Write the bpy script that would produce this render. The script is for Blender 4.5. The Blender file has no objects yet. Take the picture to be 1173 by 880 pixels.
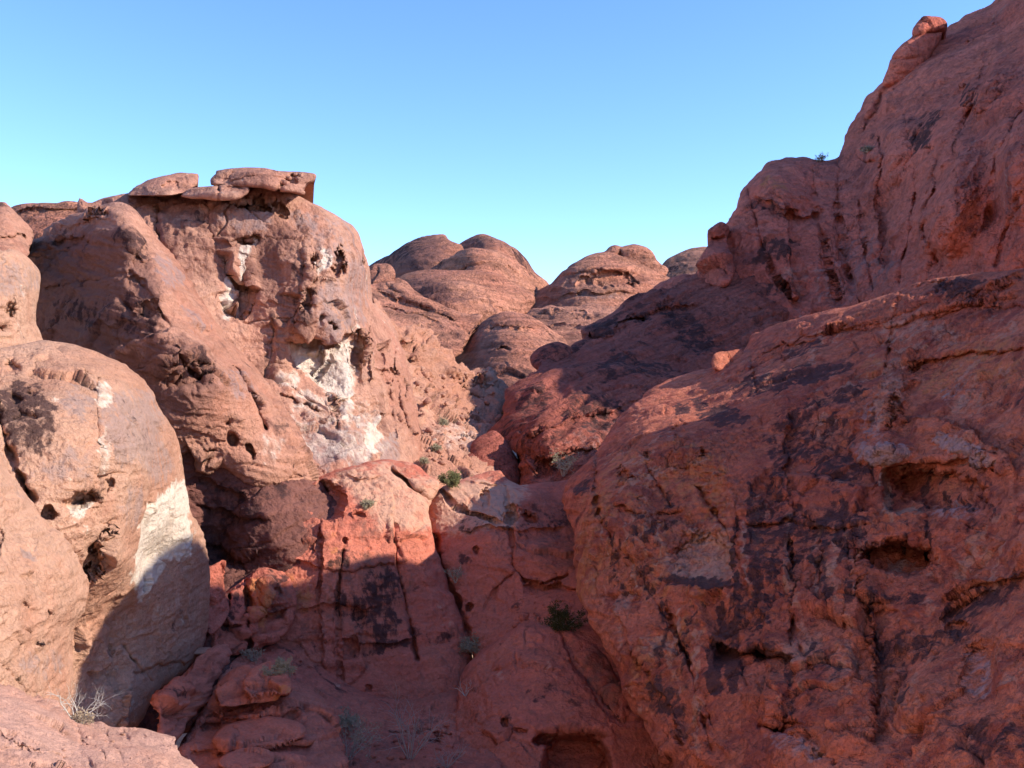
import bpy, math, random
import numpy as np
from mathutils import Vector, Matrix
from mathutils.geometry import delaunay_2d_cdt

# ---------------------------------------------------------------- camera, sky, sun, exposure
scene = bpy.context.scene
FPX = 1151.0            # focal length in photo pixels (photo 1173 x 880)
CU, CV = 586.5, 440.0
cam_data = bpy.data.cameras.new("camera")
cam = bpy.data.objects.new("camera", cam_data)
scene.collection.objects.link(cam)
cam.location = (0, 0, 0)
cam.rotation_euler = (math.radians(90), 0, 0)
cam_data.sensor_fit = 'HORIZONTAL'
cam_data.angle = 2 * math.atan(CU / FPX)
cam_data.clip_start = 0.1
cam_data.clip_end = 6000
scene.camera = cam

SUN_AZ, SUN_EL = 99.0, 31.0          # azimuth clockwise from the view direction (+Y)
world = bpy.data.worlds.new("World")
scene.world = world
world.use_nodes = True
wn = world.node_tree.nodes
bgn = wn.get("Background") or wn.new("ShaderNodeBackground")
sky = wn.new("ShaderNodeTexSky")
sky.sky_type = 'NISHITA'
sky.sun_disc = False
sky.sun_elevation = math.radians(SUN_EL)
sky.sun_rotation = math.radians(SUN_AZ)
sky.altitude = 600
sky.air_density = 0.75
sky.dust_density = 0.1
sky.ozone_density = 3.0
bgn.inputs["Strength"].default_value = 0.15
sat = wn.new("ShaderNodeHueSaturation")          # clear dry desert air: a more saturated blue
sat.inputs["Saturation"].default_value = 1.13
sat.inputs["Hue"].default_value = 0.506
world.node_tree.links.new(sky.outputs[0], sat.inputs["Color"])
world.node_tree.links.new(sat.outputs[0], bgn.inputs[0])

sun_data = bpy.data.lights.new("sun", 'SUN')
sun_data.energy = 2.8
sun_data.angle = math.radians(0.53)
sun_data.color = (1.0, 0.915, 0.79)
sun = bpy.data.objects.new("sun", sun_data)
scene.collection.objects.link(sun)
az, el = math.radians(SUN_AZ), math.radians(SUN_EL)
SUN_DIR = Vector((math.sin(az) * math.cos(el), math.cos(az) * math.cos(el), math.sin(el)))
sun.rotation_euler = SUN_DIR.to_track_quat('Z', 'Y').to_euler()
sun.location = SUN_DIR * 200

scene.view_settings.view_transform = 'Standard'
scene.view_settings.look = 'None'
scene.view_settings.exposure = 1.37
scene.view_settings.gamma = 1.0
scene.view_settings.use_curve_mapping = False
scene.render.engine = 'CYCLES'
scene.cycles.max_bounces = 6
scene.cycles.diffuse_bounces = 5
scene.cycles.use_denoising = True

# ---------------------------------------------------------------- numeric noise
_G = np.array([[1,1,0],[-1,1,0],[1,-1,0],[-1,-1,0],[1,0,1],[-1,0,1],[1,0,-1],[-1,0,-1],
               [0,1,1],[0,-1,1],[0,1,-1],[0,-1,-1],[1,1,0],[-1,1,0],[0,-1,1],[0,-1,-1]], np.float32)

def _hash(ix, iy, iz, seed):
    h = (ix.astype(np.uint32) * np.uint32(374761393) + iy.astype(np.uint32) * np.uint32(668265263)
         + iz.astype(np.uint32) * np.uint32(2147483647 - 1274126177 % 97) + np.uint32(seed * 7919 + 13))
    h ^= h >> np.uint32(15); h *= np.uint32(2246822519)
    h ^= h >> np.uint32(13); h *= np.uint32(3266489917)
    h ^= h >> np.uint32(16)
    return h

def perlin(p, seed=0):
    """Gradient noise, roughly -1..1, at an (n,3) float array."""
    p = np.asarray(p, np.float32)
    i = np.floor(p).astype(np.int32)
    f = p - i
    u = f * f * f * (f * (f * 6 - 15) + 10)
    out = np.zeros(len(p), np.float32)
    for dx in (0, 1):
        wx = u[:, 0] if dx else 1 - u[:, 0]
        for dy in (0, 1):
            wy = u[:, 1] if dy else 1 - u[:, 1]
            for dz in (0, 1):
                wz = u[:, 2] if dz else 1 - u[:, 2]
                g = _G[_hash(i[:, 0] + dx, i[:, 1] + dy, i[:, 2] + dz, seed) & 15]
                out += wx * wy * wz * (g[:, 0] * (f[:, 0] - dx) + g[:, 1] * (f[:, 1] - dy) + g[:, 2] * (f[:, 2] - dz))
    return out

def fbm(p, octaves=4, seed=0, gain=0.5):
    p = np.asarray(p, np.float32)
    a, s, out = 1.0, 1.0, np.zeros(len(p), np.float32)
    for k in range(octaves):
        out += a * perlin(p * s, seed + 31 * k)
        a *= gain; s *= 2.03
    return out

def billow(p, octaves=3, seed=0, gain=0.5):
    """Rounded lumps with sharp creases between them, about -0.6..0.8."""
    p = np.asarray(p, np.float32)
    a, s, out = 1.0, 1.0, np.zeros(len(p), np.float32)
    for k in range(octaves):
        out += a * (np.abs(perlin(p * s, seed + 31 * k)) * 2.2 - 0.55)
        a *= gain; s *= 2.07
    return out

def worley(p, seed=0):
    """F1, F2 and a random number of the nearest cell."""
    p = np.asarray(p, np.float32)
    i = np.floor(p).astype(np.int32)
    f1 = np.full(len(p), 9.0, np.float32); f2 = f1.copy(); cid = np.zeros(len(p), np.float32); tilt = cid.copy()
    for dx in (-1, 0, 1):
        for dy in (-1, 0, 1):
            for dz in (-1, 0, 1):
                c = i + np.array([dx, dy, dz], np.int32)
                h = _hash(c[:, 0], c[:, 1], c[:, 2], seed)
                ox = (h & 1023).astype(np.float32) / 1023
                oy = ((h >> np.uint32(10)) & 1023).astype(np.float32) / 1023
                oz = ((h >> np.uint32(20)) & 1023).astype(np.float32) / 1023
                ex, ey, ez = p[:, 0] - c[:, 0] - ox, p[:, 1] - c[:, 1] - oy, p[:, 2] - c[:, 2] - oz
                d = np.sqrt(ex * ex + ey * ey + ez * ez)
                near = d < f1
                f2 = np.where(near, f1, np.minimum(f2, d))
                cid = np.where(near, (h >> np.uint32(3) & 255).astype(np.float32) / 255, cid)
                f1 = np.where(near, d, f1)
                g = _G[(h >> np.uint32(7)) & 15]
                tilt = np.where(near, ex * g[:, 0] + ey * g[:, 1] + ez * g[:, 2], tilt)
    return f1, f2, cid, tilt

def sstep(a, b, x):
    t = np.clip((x - a) / (b - a), 0, 1)
    return t * t * (3 - 2 * t)

# ---------------------------------------------------------------- 2-D outline helpers
def smooth_closed(pts, n=5):
    P = np.array(pts, float); N = len(P); out = []
    for k in range(N):
        p0, p1, p2, p3 = P[k - 1], P[k], P[(k + 1) % N], P[(k + 2) % N]
        for j in range(n):
            t = j / n
            out.append(0.5 * ((2 * p1) + (-p0 + p2) * t + (2 * p0 - 5 * p1 + 4 * p2 - p3) * t * t + (-p0 + 3 * p1 - 3 * p2 + p3) * t**3))
    return np.array(out)

def seg_dist(U, V, pts, closed):
    P = np.array(pts, np.float32)
    Q = np.roll(P, -1, 0) if closed else P[1:]
    P = P if closed else P[:-1]
    best = np.full(U.shape, 1e9, np.float32)
    inside = np.zeros(U.shape, bool)
    bx = np.zeros(U.shape, np.float32); by = np.zeros(U.shape, np.float32)
    for (x0, y0), (x1, y1) in zip(P, Q):
        dx, dy = x1 - x0, y1 - y0
        L = dx * dx + dy * dy + 1e-9
        t = np.clip(((U - x0) * dx + (V - y0) * dy) / L, 0, 1)
        cx = x0 + t * dx; cy = y0 + t * dy
        d = (U - cx)**2 + (V - cy)**2
        m = d < best
        best = np.where(m, d, best); bx = np.where(m, cx, bx); by = np.where(m, cy, by)
        if closed and dy != 0:
            c = (y0 > V) != (y1 > V)
            inside ^= c & (U < (V - y0) * dx / dy + x0)
    return np.sqrt(best), inside, bx, by

def outline_dist(U, V, poly):
    """Signed distance in pixels (positive inside) and nearest outline point."""
    d, ins, bx, by = seg_dist(U, V, poly, True)
    return np.where(ins, d, -d), bx, by

def tps(ctrl):
    C = np.array(ctrl, float)
    X = C[:, :2] / 300.0; n = len(X)
    r = np.sqrt(((X[:, None] - X[None])**2).sum(-1))
    K = np.where(r > 0, r * r * np.log(r + 1e-12), 0) + 0.0015 * np.eye(n)
    A = np.zeros((n + 3, n + 3)); A[:n, :n] = K; A[:n, n] = 1; A[:n, n + 1:] = X
    A[n, :n] = 1; A[n + 1:, :n] = X.T
    b = np.zeros(n + 3); b[:n] = np.log(C[:, 2])
    w = np.linalg.solve(A, b)
    def f(U, V):
        x = U / 300.0; y = V / 300.0
        out = w[n] + w[n + 1] * x + w[n + 2] * y
        for k in range(n):
            q = (x - X[k, 0])**2 + (y - X[k, 1])**2
            out = out + w[k] * 0.5 * q * np.log(q + 1e-12)
        return np.exp(out)
    return f

def axis(lo, hi, a, b, step, coarse):
    """Grid lines: fine between a and b (the part in the picture), widening outside."""
    s = max(lo, a); e = min(hi, b)
    fine = list(np.arange(s, e + step, step))
    left, right = [], []
    x, k = fine[0], step
    while x > lo: k = min(k * 1.25, coarse); x -= k; left.append(x)
    x, k = fine[-1], step
    while x < hi: k = min(k * 1.25, coarse); x += k; right.append(x)
    return np.array(left[::-1] + fine + right, np.float32)

def ray_points(U, V, D):
    return np.stack([(U - CU) / FPX * D, D, (CV - V) / FPX * D], -1)

# ---------------------------------------------------------------- mesh helpers
def mesh_from_arrays(name, co, quads, tris):
    me = bpy.data.meshes.new(name)
    me.vertices.add(len(co))
    me.vertices.foreach_set("co", np.asarray(co, np.float32).ravel())
    nq, nt = len(quads), len(tris)
    loops = np.concatenate([np.asarray(quads, np.int32).ravel(), np.asarray(tris, np.int32).ravel()]) if nt else np.asarray(quads, np.int32).ravel()
    me.loops.add(len(loops)); me.loops.foreach_set("vertex_index", loops)
    me.polygons.add(nq + nt)
    me.polygons.foreach_set("loop_start", np.concatenate([np.arange(nq) * 4, nq * 4 + np.arange(nt) * 3]).astype(np.int32))
    me.polygons.foreach_set("use_smooth", np.ones(nq + nt, bool))
    me.update(calc_edges=True)
    me.validate()
    return me

def tag(o, label=None, category=None, group=None, kind=None):
    if label: o["label"] = label
    if category: o["category"] = category
    if group: o["group"] = group
    if kind: o["kind"] = kind
    return o

def link(o):
    scene.collection.objects.link(o); return o

STEP = 1.15
SURF = {}          # name -> (depth function on a grid) for setting things on a rock

def vert_normals(P, quads):
    a, b, c, d = (P[quads[:, k]] for k in range(4))
    fn = np.cross(c - a, d - b)
    n = np.zeros_like(P)
    for ax in range(3):
        s = np.zeros(len(P))
        for k in range(4):
            s += np.bincount(quads[:, k], fn[:, ax], len(P))
        n[:, ax] = s
    n /= np.linalg.norm(n, axis=1)[:, None] + 1e-12
    return n

def line_v(pts, U):
    P = sorted(pts)
    return np.interp(U, [p[0] for p in P], [p[1] for p in P])

def rock_mass(name, label, category, outline, ctrl, mat, w=40, round_=1.0, feats=(), stains=(),
              rough=1.0, fine=1.0, flute=0.0, bed=0.0, bed_dip=(0.0, 0.0), blocks=0.0, tafoni=0.0, warp=5.0, spall=0.9, joints=0.9, lips=0.8, depth_gain=1.5, min_relief=0.0,
              thick=6.0, seed=1, group=None, step=None, key=None):
    """A solid rock form: its outline gets its own distance, relief, real size and thickness, then 3-D weathering."""
    step = step or STEP
    poly = smooth_closed(outline, 5)
    rs = np.random.RandomState(seed)
    base = tps(ctrl)
    lo, hi = poly.min(0), poly.max(0)
    us = axis(lo[0] - step, hi[0] + step, -14, 1187, step, 14)
    vs = axis(lo[1] - step, hi[1] + step, -14, 894, step, 14)
    # signed distance: coarse first, exact near the outline
    cu = np.linspace(us[0], us[-1], max(8, int((us[-1] - us[0]) / 5)))
    cv = np.linspace(vs[0], vs[-1], max(8, int((vs[-1] - vs[0]) / 5)))
    CUg, CVg = np.meshgrid(cu, cv)
    cd, _, _ = outline_dist(CUg.astype(np.float32), CVg.astype(np.float32), poly)
    UU, VV = np.meshgrid(us, vs)
    fx = (UU - cu[0]) / (cu[1] - cu[0]); fy = (VV - cv[0]) / (cv[1] - cv[0])
    ix = np.clip(fx.astype(int), 0, len(cu) - 2); iy = np.clip(fy.astype(int), 0, len(cv) - 2)
    tx, ty = fx - ix, fy - iy
    sd = (cd[iy, ix] * (1 - tx) * (1 - ty) + cd[iy, ix + 1] * tx * (1 - ty) + cd[iy + 1, ix] * (1 - tx) * ty + cd[iy + 1, ix + 1] * tx * ty).astype(np.float32)
    near = np.abs(sd) < 22
    de, bx, by = outline_dist(UU[near], VV[near], poly)
    sd[near] = de
    BX = UU.copy(); BY = VV.copy(); BX[near] = bx; BY[near] = by
    ins = sd > 0
    cell = ins[:-1, :-1] | ins[1:, :-1] | ins[:-1, 1:] | ins[1:, 1:]
    used = np.zeros_like(ins)
    used[:-1, :-1] |= cell; used[1:, :-1] |= cell; used[:-1, 1:] |= cell; used[1:, 1:] |= cell
    out = used & ~ins
    UU = np.where(out, BX, UU); VV = np.where(out, BY, VV); sd = np.where(out, 0, sd)
    idx = np.full(ins.shape, -1, np.int64); idx[used] = np.arange(used.sum())
    U = UU[used].astype(np.float64); V = VV[used].astype(np.float64); S = sd[used].astype(np.float64)
    q = np.stack([idx[:-1, :-1], idx[1:, :-1], idx[1:, 1:], idx[:-1, 1:]], -1)[cell]
    D0 = base(U, V)
    unit = D0 / FPX
    um = float(np.median(unit))
    R = w * unit * round_
    t = np.clip(S / w, 0, 1)
    D = D0 + R * (1 - np.sqrt(np.clip(1 - (1 - t)**2, 0, 1)))
    Q = ray_points(U, V, D0) / um          # position in pixel-sized units: noise scales are in pixels
    wu = U + warp * fbm(Q / 34.0, 3, seed + 5) + 0.35 * warp * perlin(Q / 8.0, seed + 6)
    wv = V + warp * fbm(Q / 34.0 + 50, 3, seed + 7) + 0.35 * warp * perlin(Q / 8.0 + 9, seed + 8)
    add = np.zeros_like(D)
    for f in feats:
        k = f[0]
        if k in ('pit', 'bulge'):
            _, u0, v0, ru, rv, rot, dep = f[:7]
            hard = f[7] if len(f) > 7 else (0.6 if k == 'pit' else 0)
            c, s = math.cos(math.radians(rot)), math.sin(math.radians(rot))
            m = (np.abs(U - u0) < 2.2 * max(ru, rv) + 12) & (np.abs(V - v0) < 2.2 * max(ru, rv) + 12)
            a = ((wu[m] - u0) * c + (wv[m] - v0) * s) / ru; b = (-(wu[m] - u0) * s + (wv[m] - v0) * c) / rv
            r = np.sqrt(a * a + b * b)
            if k == 'pit': r = r + (2.6 * perlin(Q[m] / 7.0, seed + 41) + 1.0 * perlin(Q[m] / 3.4, seed + 42)) / max(5.0, min(ru, rv))
            if k == 'pit':
                add[m] += dep * sstep(1.0, hard, r)
            else:
                add[m] -= dep * np.clip(1 - r * r, 0, 1)**(1.0 if hard else 1.5)
        elif k == 'crack':
            _, pts, wd, dep = f[:4]
            P = np.array(pts, float)
            m = (U > P[:, 0].min() - 3 * wd - 12) & (U < P[:, 0].max() + 3 * wd + 12) & (V > P[:, 1].min() - 3 * wd - 12) & (V < P[:, 1].max() + 3 * wd + 12)
            d, _, _, _ = seg_dist((0.5 * U + 0.5 * wu)[m].astype(np.float32), (0.5 * V + 0.5 * wv)[m].astype(np.float32), pts, False)
            nw = wd * np.clip(0.62 + 0.9 * perlin(Q[m] / 16.0, seed + 27), 0.12, 1.5)
            add[m] += dep * np.clip(0.75 + 0.8 * perlin(Q[m] / 22.0, seed + 28), 0.1, 1.4) * np.exp(-(d / nw)**1.3)
        elif k == 'step':       # below the line the rock steps back (or out when negative), easing off over L px
            _, pts, dep, L = f[:4]
            us_ = [p[0] for p in pts]
            s = wv - line_v(pts, wu)
            e = sstep(min(us_) - 2, min(us_) + 12, U) * sstep(max(us_) + 2, max(us_) - 12, U)
            add += dep * e * np.exp(-np.clip(s, 0, None) / L) * sstep(-1.2, 1.2, s)
        elif k == 'vstep':      # right of the line the rock steps back (or out when negative)
            _, pts, dep, L = f[:4]
            vs_ = [p[1] for p in pts]
            s = wu - line_v([(p[1], p[0]) for p in pts], wv)
            e = sstep(min(vs_) - 2, min(vs_) + 12, V) * sstep(max(vs_) + 2, max(vs_) - 12, V)
            add += dep * e * np.exp(-np.clip(s, 0, None) / L) * sstep(-1.2, 1.2, s)
    P0 = ray_points(U, V, D); N0 = vert_normals(P0, q)
    face_on = np.clip(np.abs((N0 * P0).sum(1)) / np.linalg.norm(P0, axis=1) / 0.5, max(0.12, min_relief), 1)      # shallower where the rock is seen edge-on
    D = D + np.where(add > 0, add * depth_gain * face_on, add) * unit
    P = ray_points(U, V, D)
    N = vert_normals(P, q)
    flip = (N * P).sum(1).mean() > 0
    if flip: N = -N
    # weathering along the normal
    X = P / um
    dip = X[:, 2] + bed_dip[0] * X[:, 0] + bed_dip[1] * X[:, 1]
    h = 7.0 * rough * fbm(X / 150.0, 2, seed) + 2.4 * rough * billow(X / 62.0, 2, seed + 1)
    vw = -(N * P).sum(1) / np.linalg.norm(P, axis=1)
    steep = sstep(0.12, 0.48, vw)                     # thin out relief where it would shear into combs
    steep = np.maximum(steep, min_relief)
    wall_ = steep * sstep(0.93, 0.62, np.abs(N[:, 2]))
    rm = 0.35 + 0.9 * sstep(-0.35, 0.45, fbm(X / 110.0, 2, seed + 17))        # some faces smooth, others broken
    h += rm * ((0.3 + 0.7 * steep) * 1.3 * rough * billow(X / np.array([27.0, 27.0, 21.0]), 2, seed + 2))
    h += (0.06 + 0.94 * steep) * fine * rm * (1.0 * fbm(X / 10.0, 2, seed + 3) + 0.6 * perlin(X / 4.2, seed + 4))
    if spall:               # plates that have flaked off, with sharp broken edges
        for per, amp, sd_ in ((75.0, 3.6, 60), (30.0, 2.0, 70), (13.0, 1.0, 80)):
            s1 = 2.6 * fbm(X / np.array([per, per, per * 0.75]), 3, seed + sd_) + 0.25 * perlin(X / 5.0, seed + sd_ + 5)
            fl = np.floor(s1); fr = s1 - fl
            gate = sstep(-0.25, 0.3, fbm(X / 130.0, 2, seed + sd_ + 9))
            h += steep * spall * amp * gate * (fl + sstep(0.0, 0.16, fr) * 0.8 + 0.2 * fr - s1 * 0.85)
    if joints:              # a net of thin joints
        xw = X + 10 * np.stack([fbm(X / 40.0, 2, seed + 24), fbm(X / 40.0 + 7, 2, seed + 24), fbm(X / 40.0 + 13, 2, seed + 24)], -1)
        f1, f2, cid, tl = worley(xw / np.array([85.0, 85.0, 60.0]), seed + 25)
        gate = sstep(-0.1, 0.25, fbm(X / 90.0, 2, seed + 26))
        h += steep * joints * gate * (-4.5 * np.exp(-((f2 - f1) / 0.02)**2) + 5.0 * (cid - 0.5) + 10.0 * tl)
    if lips:                # weak layers weathered back under overhanging lips, lens shaped
        for per, amp, sd_ in ((46.0, 5.5, 100), (19.0, 2.4, 110)):
            c = dip / per + 0.9 * fbm(X / np.array([per * 3, per * 3, per * 1.6]), 3, seed + sd_)
            f = c - np.floor(c)
            gate = sstep(0.02, 0.4, fbm(X / np.array([per * 2.6, per * 2.6, per * 1.5]), 2, seed + sd_ + 5))
            gate = gate * sstep(0, 26, S) * wall_
            h += lips * amp * gate * ((1 - f) * sstep(0.0, 0.07, f) - 0.5)
    if bed:
        wb = dip + 9 * fbm(X / 90.0, 2, seed + 9)
        xb = np.stack([X[:, 0] / 90, X[:, 1] / 90, wb / 13.0], -1)
        lay = perlin(xb, seed + 10) + 0.5 * perlin(xb * np.array([1.4, 1.4, 2.7]), seed + 11)
        h += bed * 2.6 * np.tanh(lay * 2.2) * (0.4 + rm * 0.6)
    if flute:
        xf = X / np.array([15.0, 15.0, 90.0])
        fm = sstep(-0.1, 0.4, fbm(X / 120.0, 2, seed + 12))
        h += steep * flute * 3.2 * billow(xf, 2, seed + 13) * fm
    if blocks:
        xw = X + 6 * np.stack([fbm(X / 25.0, 2, seed + 14), fbm(X / 25.0 + 7, 2, seed + 14), fbm(X / 25.0 + 13, 2, seed + 14)], -1)
        f1, f2, cid, tl = worley(xw / np.array([30.0, 30.0, 19.0]), seed + 15)
        h += steep * blocks * (6.0 * (cid - 0.5) + 9.0 * tl - 3.5 * np.exp(-((f2 - f1) / 0.06)**2))
    if tafoni:
        xw = X + 4 * np.stack([perlin(X / 14.0, seed + 18), perlin(X / 14.0 + 7, seed + 18), perlin(X / 14.0 + 13, seed + 18)], -1)
        f1, f2, cid, tl = worley(xw / np.array([17.0, 17.0, 15.0]), seed + 19)
        mk = sstep(0.12, 0.3, fbm(X / 100.0, 2, seed + 20)) * (cid > 0.45)
        h -= tafoni * 6.0 * mk * sstep(0.42, 0.2, f1)
    P = P + N * (h * um)[:, None]
    # stains: desert varnish, scoured pale rock, grey patina, ochre; each patch has its own place on the rock
    st = np.zeros((len(P), 5), np.float32)
    ch = {'dark': 0, 'pale': 1, 'grey': 2, 'ochre': 3, 'brown': 4}
    su = U + 1.6 * (wu - U); sv = V + 1.6 * (wv - V)
    for s_ in stains:
        c = ch[s_[0]]; kind = s_[1]
        if kind == 'ell':
            _, _, u0, v0, ru, rv, rot, a = s_[:8]
            co, si = math.cos(math.radians(rot)), math.sin(math.radians(rot))
            x = ((su - u0) * co + (sv - v0) * si) / ru; y = (-(su - u0) * si + (sv - v0) * co) / rv
            val = a * sstep(1.25, 0.55, np.sqrt(x * x + y * y))
        elif kind == 'poly':
            _, _, pts, soft, a = s_[:5]
            d, _, _ = outline_dist(su.astype(np.float32), sv.astype(np.float32), pts)
            val = a * sstep(-soft, soft, d)
        else:
            _, _, pts, wd, a = s_[:5]
            d, _, _, _ = seg_dist(su.astype(np.float32), sv.astype(np.float32), pts, False)
            val = a * sstep(1.4 * wd, 0.4 * wd, d)
        st[:, c] = np.maximum(st[:, c], val)
    # back: push the outline away from the viewer and close it
    e = np.concatenate([q[:, [0, 1]], q[:, [1, 2]], q[:, [2, 3]], q[:, [3, 0]]])
    k1 = e[:, 0] * len(P) + e[:, 1]; k2 = e[:, 1] * len(P) + e[:, 0]
    bd = e[~np.isin(k1, k2)]
    nxt = {}
    for a, b in bd: nxt.setdefault(int(a), []).append(int(b))
    loops = []
    while nxt:
        s0 = next(iter(nxt)); loop = [s0]; cur = s0
        while True:
            lst = nxt.get(cur)
            if not lst: break
            b = lst.pop()
            if not lst: del nxt[cur]
            if b == s0: break
            loop.append(b); cur = b
        if len(loop) > 2: loops.append(loop)
    loops.sort(key=len, reverse=True)
    nP = len(P); extra = []; exq = []; tris = []
    if loops:
        L = np.array(loops[0]); n = len(L)
        cen = np.array([U[L].mean(), V[L].mean()])
        ring0 = L

        def front_depth(a, b):
            ii = np.clip(np.searchsorted(us, a), 0, len(us) - 1); jj = np.clip(np.searchsorted(vs, b), 0, len(vs) - 1)
            k = idx[jj, ii]
            return np.where(k >= 0, P[np.maximum(k, 0), 1], 0)
        pos = {}
        for kk, (back, shrink) in enumerate(((0.3, 0.008), (1.0, 0.03))):
            Ub = U[L] + (cen[0] - U[L]) * shrink; Vb = V[L] + (cen[1] - V[L]) * shrink
            Db = np.maximum(P[L, 1] + back * thick, front_depth(Ub, Vb) + 0.3 * back * thick)
            Pb = ray_points(Ub, Vb, Db)
            upper = sstep(0.0, 0.35, (cen[1] - V[L]) / max(1.0, np.ptp(V[L])) * 2)     # the crest runs straight back, not upwards
            Pb[:, 2] += upper * (np.minimum(Pb[:, 2], P[L, 2] - 0.12 * back * thick) - Pb[:, 2])
            ids = nP + len(extra) + np.arange(n)
            extra.extend(Pb.tolist())
            for a in range(n):
                b = (a + 1) % n
                exq.append((ring0[b], ring0[a], ids[a], ids[b]))
            ring0 = ids
        # the back itself follows the front one thickness behind
        gs = max(18.0, min(np.ptp(U[L]), np.ptp(V[L])) / 14)
        gu, gv = np.meshgrid(np.arange(U.min() + gs, U.max(), gs), np.arange(V.min() + gs, V.max(), gs))
        gu, gv = gu.ravel(), gv.ravel()
        dd, _, _ = outline_dist(gu.astype(np.float32), gv.astype(np.float32), poly)
        kp = (dd > 0.06 * max(np.ptp(U[L]), np.ptp(V[L]))) & (front_depth(gu, gv) > 0)
        gu, gv = gu[kp], gv[kp]
        vin = [Vector((float(a), float(b))) for a, b in zip(Ub, Vb)] + [Vector((float(a), float(b))) for a, b in zip(gu, gv)]
        vo, _, fo, ov, _, _ = delaunay_2d_cdt(vin, [(k, (k + 1) % n) for k in range(n)], [], 1, 1e-4)
        gp = ray_points(gu, gv, front_depth(gu, gv) + thick) if len(gu) else np.zeros((0, 3))
        gid = nP + len(extra); extra.extend(gp.tolist())
        def vid(k):
            o_ = ov[k]
            if not o_: return None
            return int(ring0[o_[0]]) if o_[0] < n else gid + o_[0] - n
        for f_ in fo:
            t_ = [vid(k) for k in f_]
            if len(t_) == 3 and None not in t_ and len(set(t_)) == 3: tris.append(tuple(t_))
    co = np.concatenate([P, np.array(extra).reshape(-1, 3)]) if extra else P
    quads = np.concatenate([q, np.array(exq, np.int64).reshape(-1, 4)]) if exq else q
    org = np.array([np.median(P[:, 0]), np.median(P[:, 1]), P[:, 2].min()])
    me = mesh_from_arrays(name, co - org, quads, np.array(tris, np.int64).reshape(-1, 3))
    col = np.zeros((len(co), 4), np.float32); col[:nP] = st[:, :4]
    at = me.attributes.new("stain", 'FLOAT_COLOR', 'POINT')
    if len(at.data) == len(co): at.data.foreach_set("color", col.ravel())
    pt = np.zeros(len(co), np.float32); pt[:nP] = st[:, 4]
    at2 = me.attributes.new("patina", 'FLOAT', 'POINT')
    if len(at2.data) == len(co): at2.data.foreach_set("value", pt)
    me.materials.append(mat)
    o = link(bpy.data.objects.new(name, me))
    o.location = org
    tag(o, label, category, group, 'thing')
    SURF[key or name] = (U, V, P)
    return o

def on_rock(key, u, v):
    U, V, P = SURF[key]
    d = (U - u)**2 + (V - v)**2
    return Vector(P[int(np.argmin(d))])
# ---------------------------------------------------------------- materials
def nd(nt, t, **kw):
    n = nt.nodes.new(t)
    for k, v in kw.items(): setattr(n, k, v)
    return n

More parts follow.
